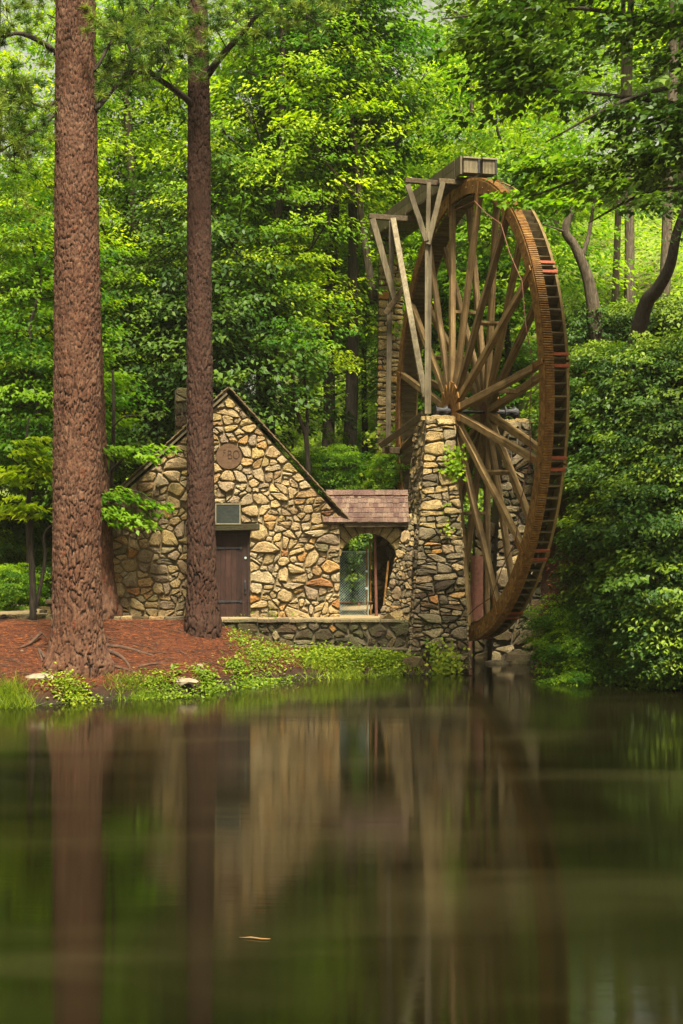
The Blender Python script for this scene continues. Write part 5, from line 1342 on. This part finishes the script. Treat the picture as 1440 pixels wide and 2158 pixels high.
strip('tree_root', [(95, 1390, .06), (82, 1372, .05), (90, 1395, .02)], .04, .02, 'pale root curl left of the big pine foot', 'root', 'root')
strip('driftwood', [(38, 1368, .02), (62, 1362, .06), (80, 1352, .14), (86, 1348, .16)], .025, .05, 'dark twisted twig lying left of the big pine', 'root', 'twig')
strip('driftwood', [(480, 1330, .03), (500, 1345, .03), (560, 1352, .02)], .02, .015, 'thin fallen twig at the left end of the low wall', 'root', 'twig')
for (p0, p1, r_, lab) in (((1128, 1408, 39.6), (1200, 1352, 40.4), .07, 'rust brown fallen log sloping up the bank right of the wheel'), ((1150, 1405, 39.2), (1195, 1378, 39.6), .05, 'shorter fallen log below the sloping one'), ((1135, 1400, 39.3), (1152, 1378, 39.4), .04, 'pale broken stick end beside the logs')):
    q = [P(*p0), (P(*p0) + P(*p1)) / 2 + [0, 0, .04], P(*p1)]; V, Fc = tube(q, [r_, r_, r_ * .8], 8); o = mk('fallen_log', np.array(V), Fc, M['stick' if 'pale' in lab else 'log'], None, True); props(o, lab, 'log')
Ys = CAMH * F / (1978 - 1079)
q = [P(505, 1974, Ys), P(530, 1977, Ys), P(552, 1984, Ys - .05), P(570, 1986, Ys - .05)]; q = [np.array([p[0], p[1], .012]) for p in q]
V, Fc = tube(q, [.005, .009, .008, .004], 7); o = mk('floating_stick', np.array(V), Fc, M['stick'], None, True); props(o, 'thin tan stick floating alone on the pond', 'stick')

# pine straw litter
rng = np.random.default_rng(77); n = 26000
X = rng.uniform(-9, -1.0, n); Yv = rng.uniform(31.5, 39.0, n); Z = HGT(X, Yv); k = Z > .25; X, Yv, Z = X[k], Yv[k], Z[k]; n = len(X)
C = np.stack([X, Yv, Z + .012 + rng.uniform(0, .02, n)], 1); az = rng.uniform(0, 6.3, n)
me = leaf_mesh('pine_straw', C - [-5, 35, 1], np.stack([np.cos(az), np.sin(az), rng.normal(0, .15, n)], 1), np.tile([0, -.4, 1.0], (n, 1)), rng.uniform(.08, .2, n), np.full(n, .014), rng.uniform(0, 1, n), M['straw'], 'blade', 0)
o = bpy.data.objects.new('pine_straw', me); COL.objects.link(o); o.location = (-5, 35, 1); props(o, 'rust coloured pine straw strewn over the bank', 'pine straw', kind='stuff')
a = Acc(); rq = random.Random(4)
for k in range(90):
    x, y = rq.uniform(-8.5, -1.5), rq.uniform(32.5, 38.6); z = gz(x, y)
    if z < .35: continue
    t = rq.uniform(0, 3.1); ln = rq.uniform(.12, .5); dx, dy = math.cos(t) * ln, math.sin(t) * ln
    a.add(*tube([(x - dx, y - dy, gz(x - dx, y - dy) + .02), (x + rq.uniform(-.05, .05), y, z + .05), (x + dx, y + dy, gz(x + dx, y + dy) + .02)], [.012, .013, .006], 5))
o = a.mk('twig_litter', M['root']); props(o, 'small dark twigs scattered over the pine straw', 'twigs', kind='stuff')
# fallen leaves on the right bank
n = 2500; X = rng.uniform(5.2, 8.6, n); Yv = rng.uniform(36, 46, n); Z = HGT(X, Yv); k = Z > .1; X, Yv, Z = X[k], Yv[k], Z[k]; n = len(X)
C = np.stack([X, Yv, Z + .03], 1)
me = leaf_mesh('fallen_leaves', C - [7, 41, 3], rng.normal(0, 1, (n, 3)), np.array([0, -.6, 1.0]) + rng.normal(0, .5, (n, 3)), rng.uniform(.08, .17, n), rng.uniform(.05, .1, n), rng.uniform(0, 1, n), M['straw'])
o = bpy.data.objects.new('fallen_leaves', me); COL.objects.link(o); o.location = (7, 41, 3); props(o, 'brown fallen leaves on the red right bank', 'leaf litter', kind='stuff')
# ground cover on the sunny hillside
n = 60000; X = rng.uniform(-16, 24, n); Yv = 49 + rng.uniform(0, 1, n) ** 1.3 * 46; Z = HGT(X, Yv)
C = np.stack([X, Yv, Z + np.abs(rng.normal(0, .16, n))], 1); Ls = rng.uniform(.16, .34, n)
me = leaf_mesh('ground_cover', C - [0, 60, 5], rng.normal(0, 1, (n, 3)) * [1, 1, .5], np.array([0, -.4, 1.0]) + rng.normal(0, .4, (n, 3)), Ls, Ls * .55, np.clip(rng.normal(.55, .3, n), 0, 1), M['leaf_bright'])
o = bpy.data.objects.new('ground_cover', me); COL.objects.link(o); o.location = (0, 60, 5); props(o, 'bright green ground cover on the wooded hillside', 'ground cover', kind='stuff')

# ------------------------------------------------------------------ thin summer haze in the woods
hm = bpy.data.materials.new('haze'); hm.use_nodes = True; hm.node_tree.nodes.clear()
ho = hm.node_tree.nodes.new('ShaderNodeOutputMaterial'); pv = hm.node_tree.nodes.new('ShaderNodeVolumePrincipled')
pv.inputs['Color'].default_value = (0.93, 0.95, 0.80, 1); pv.inputs['Density'].default_value = 0.00015
pv.inputs['Anisotropy'].default_value = 0.2
hm.node_tree.links.new(pv.outputs[0], ho.inputs['Volume'])
V, Fc = box(-460, 460, -240, 740, -4.0, 62.0)
o = mk('haze', np.array(V), Fc, hm); props(o, kind='stuff')
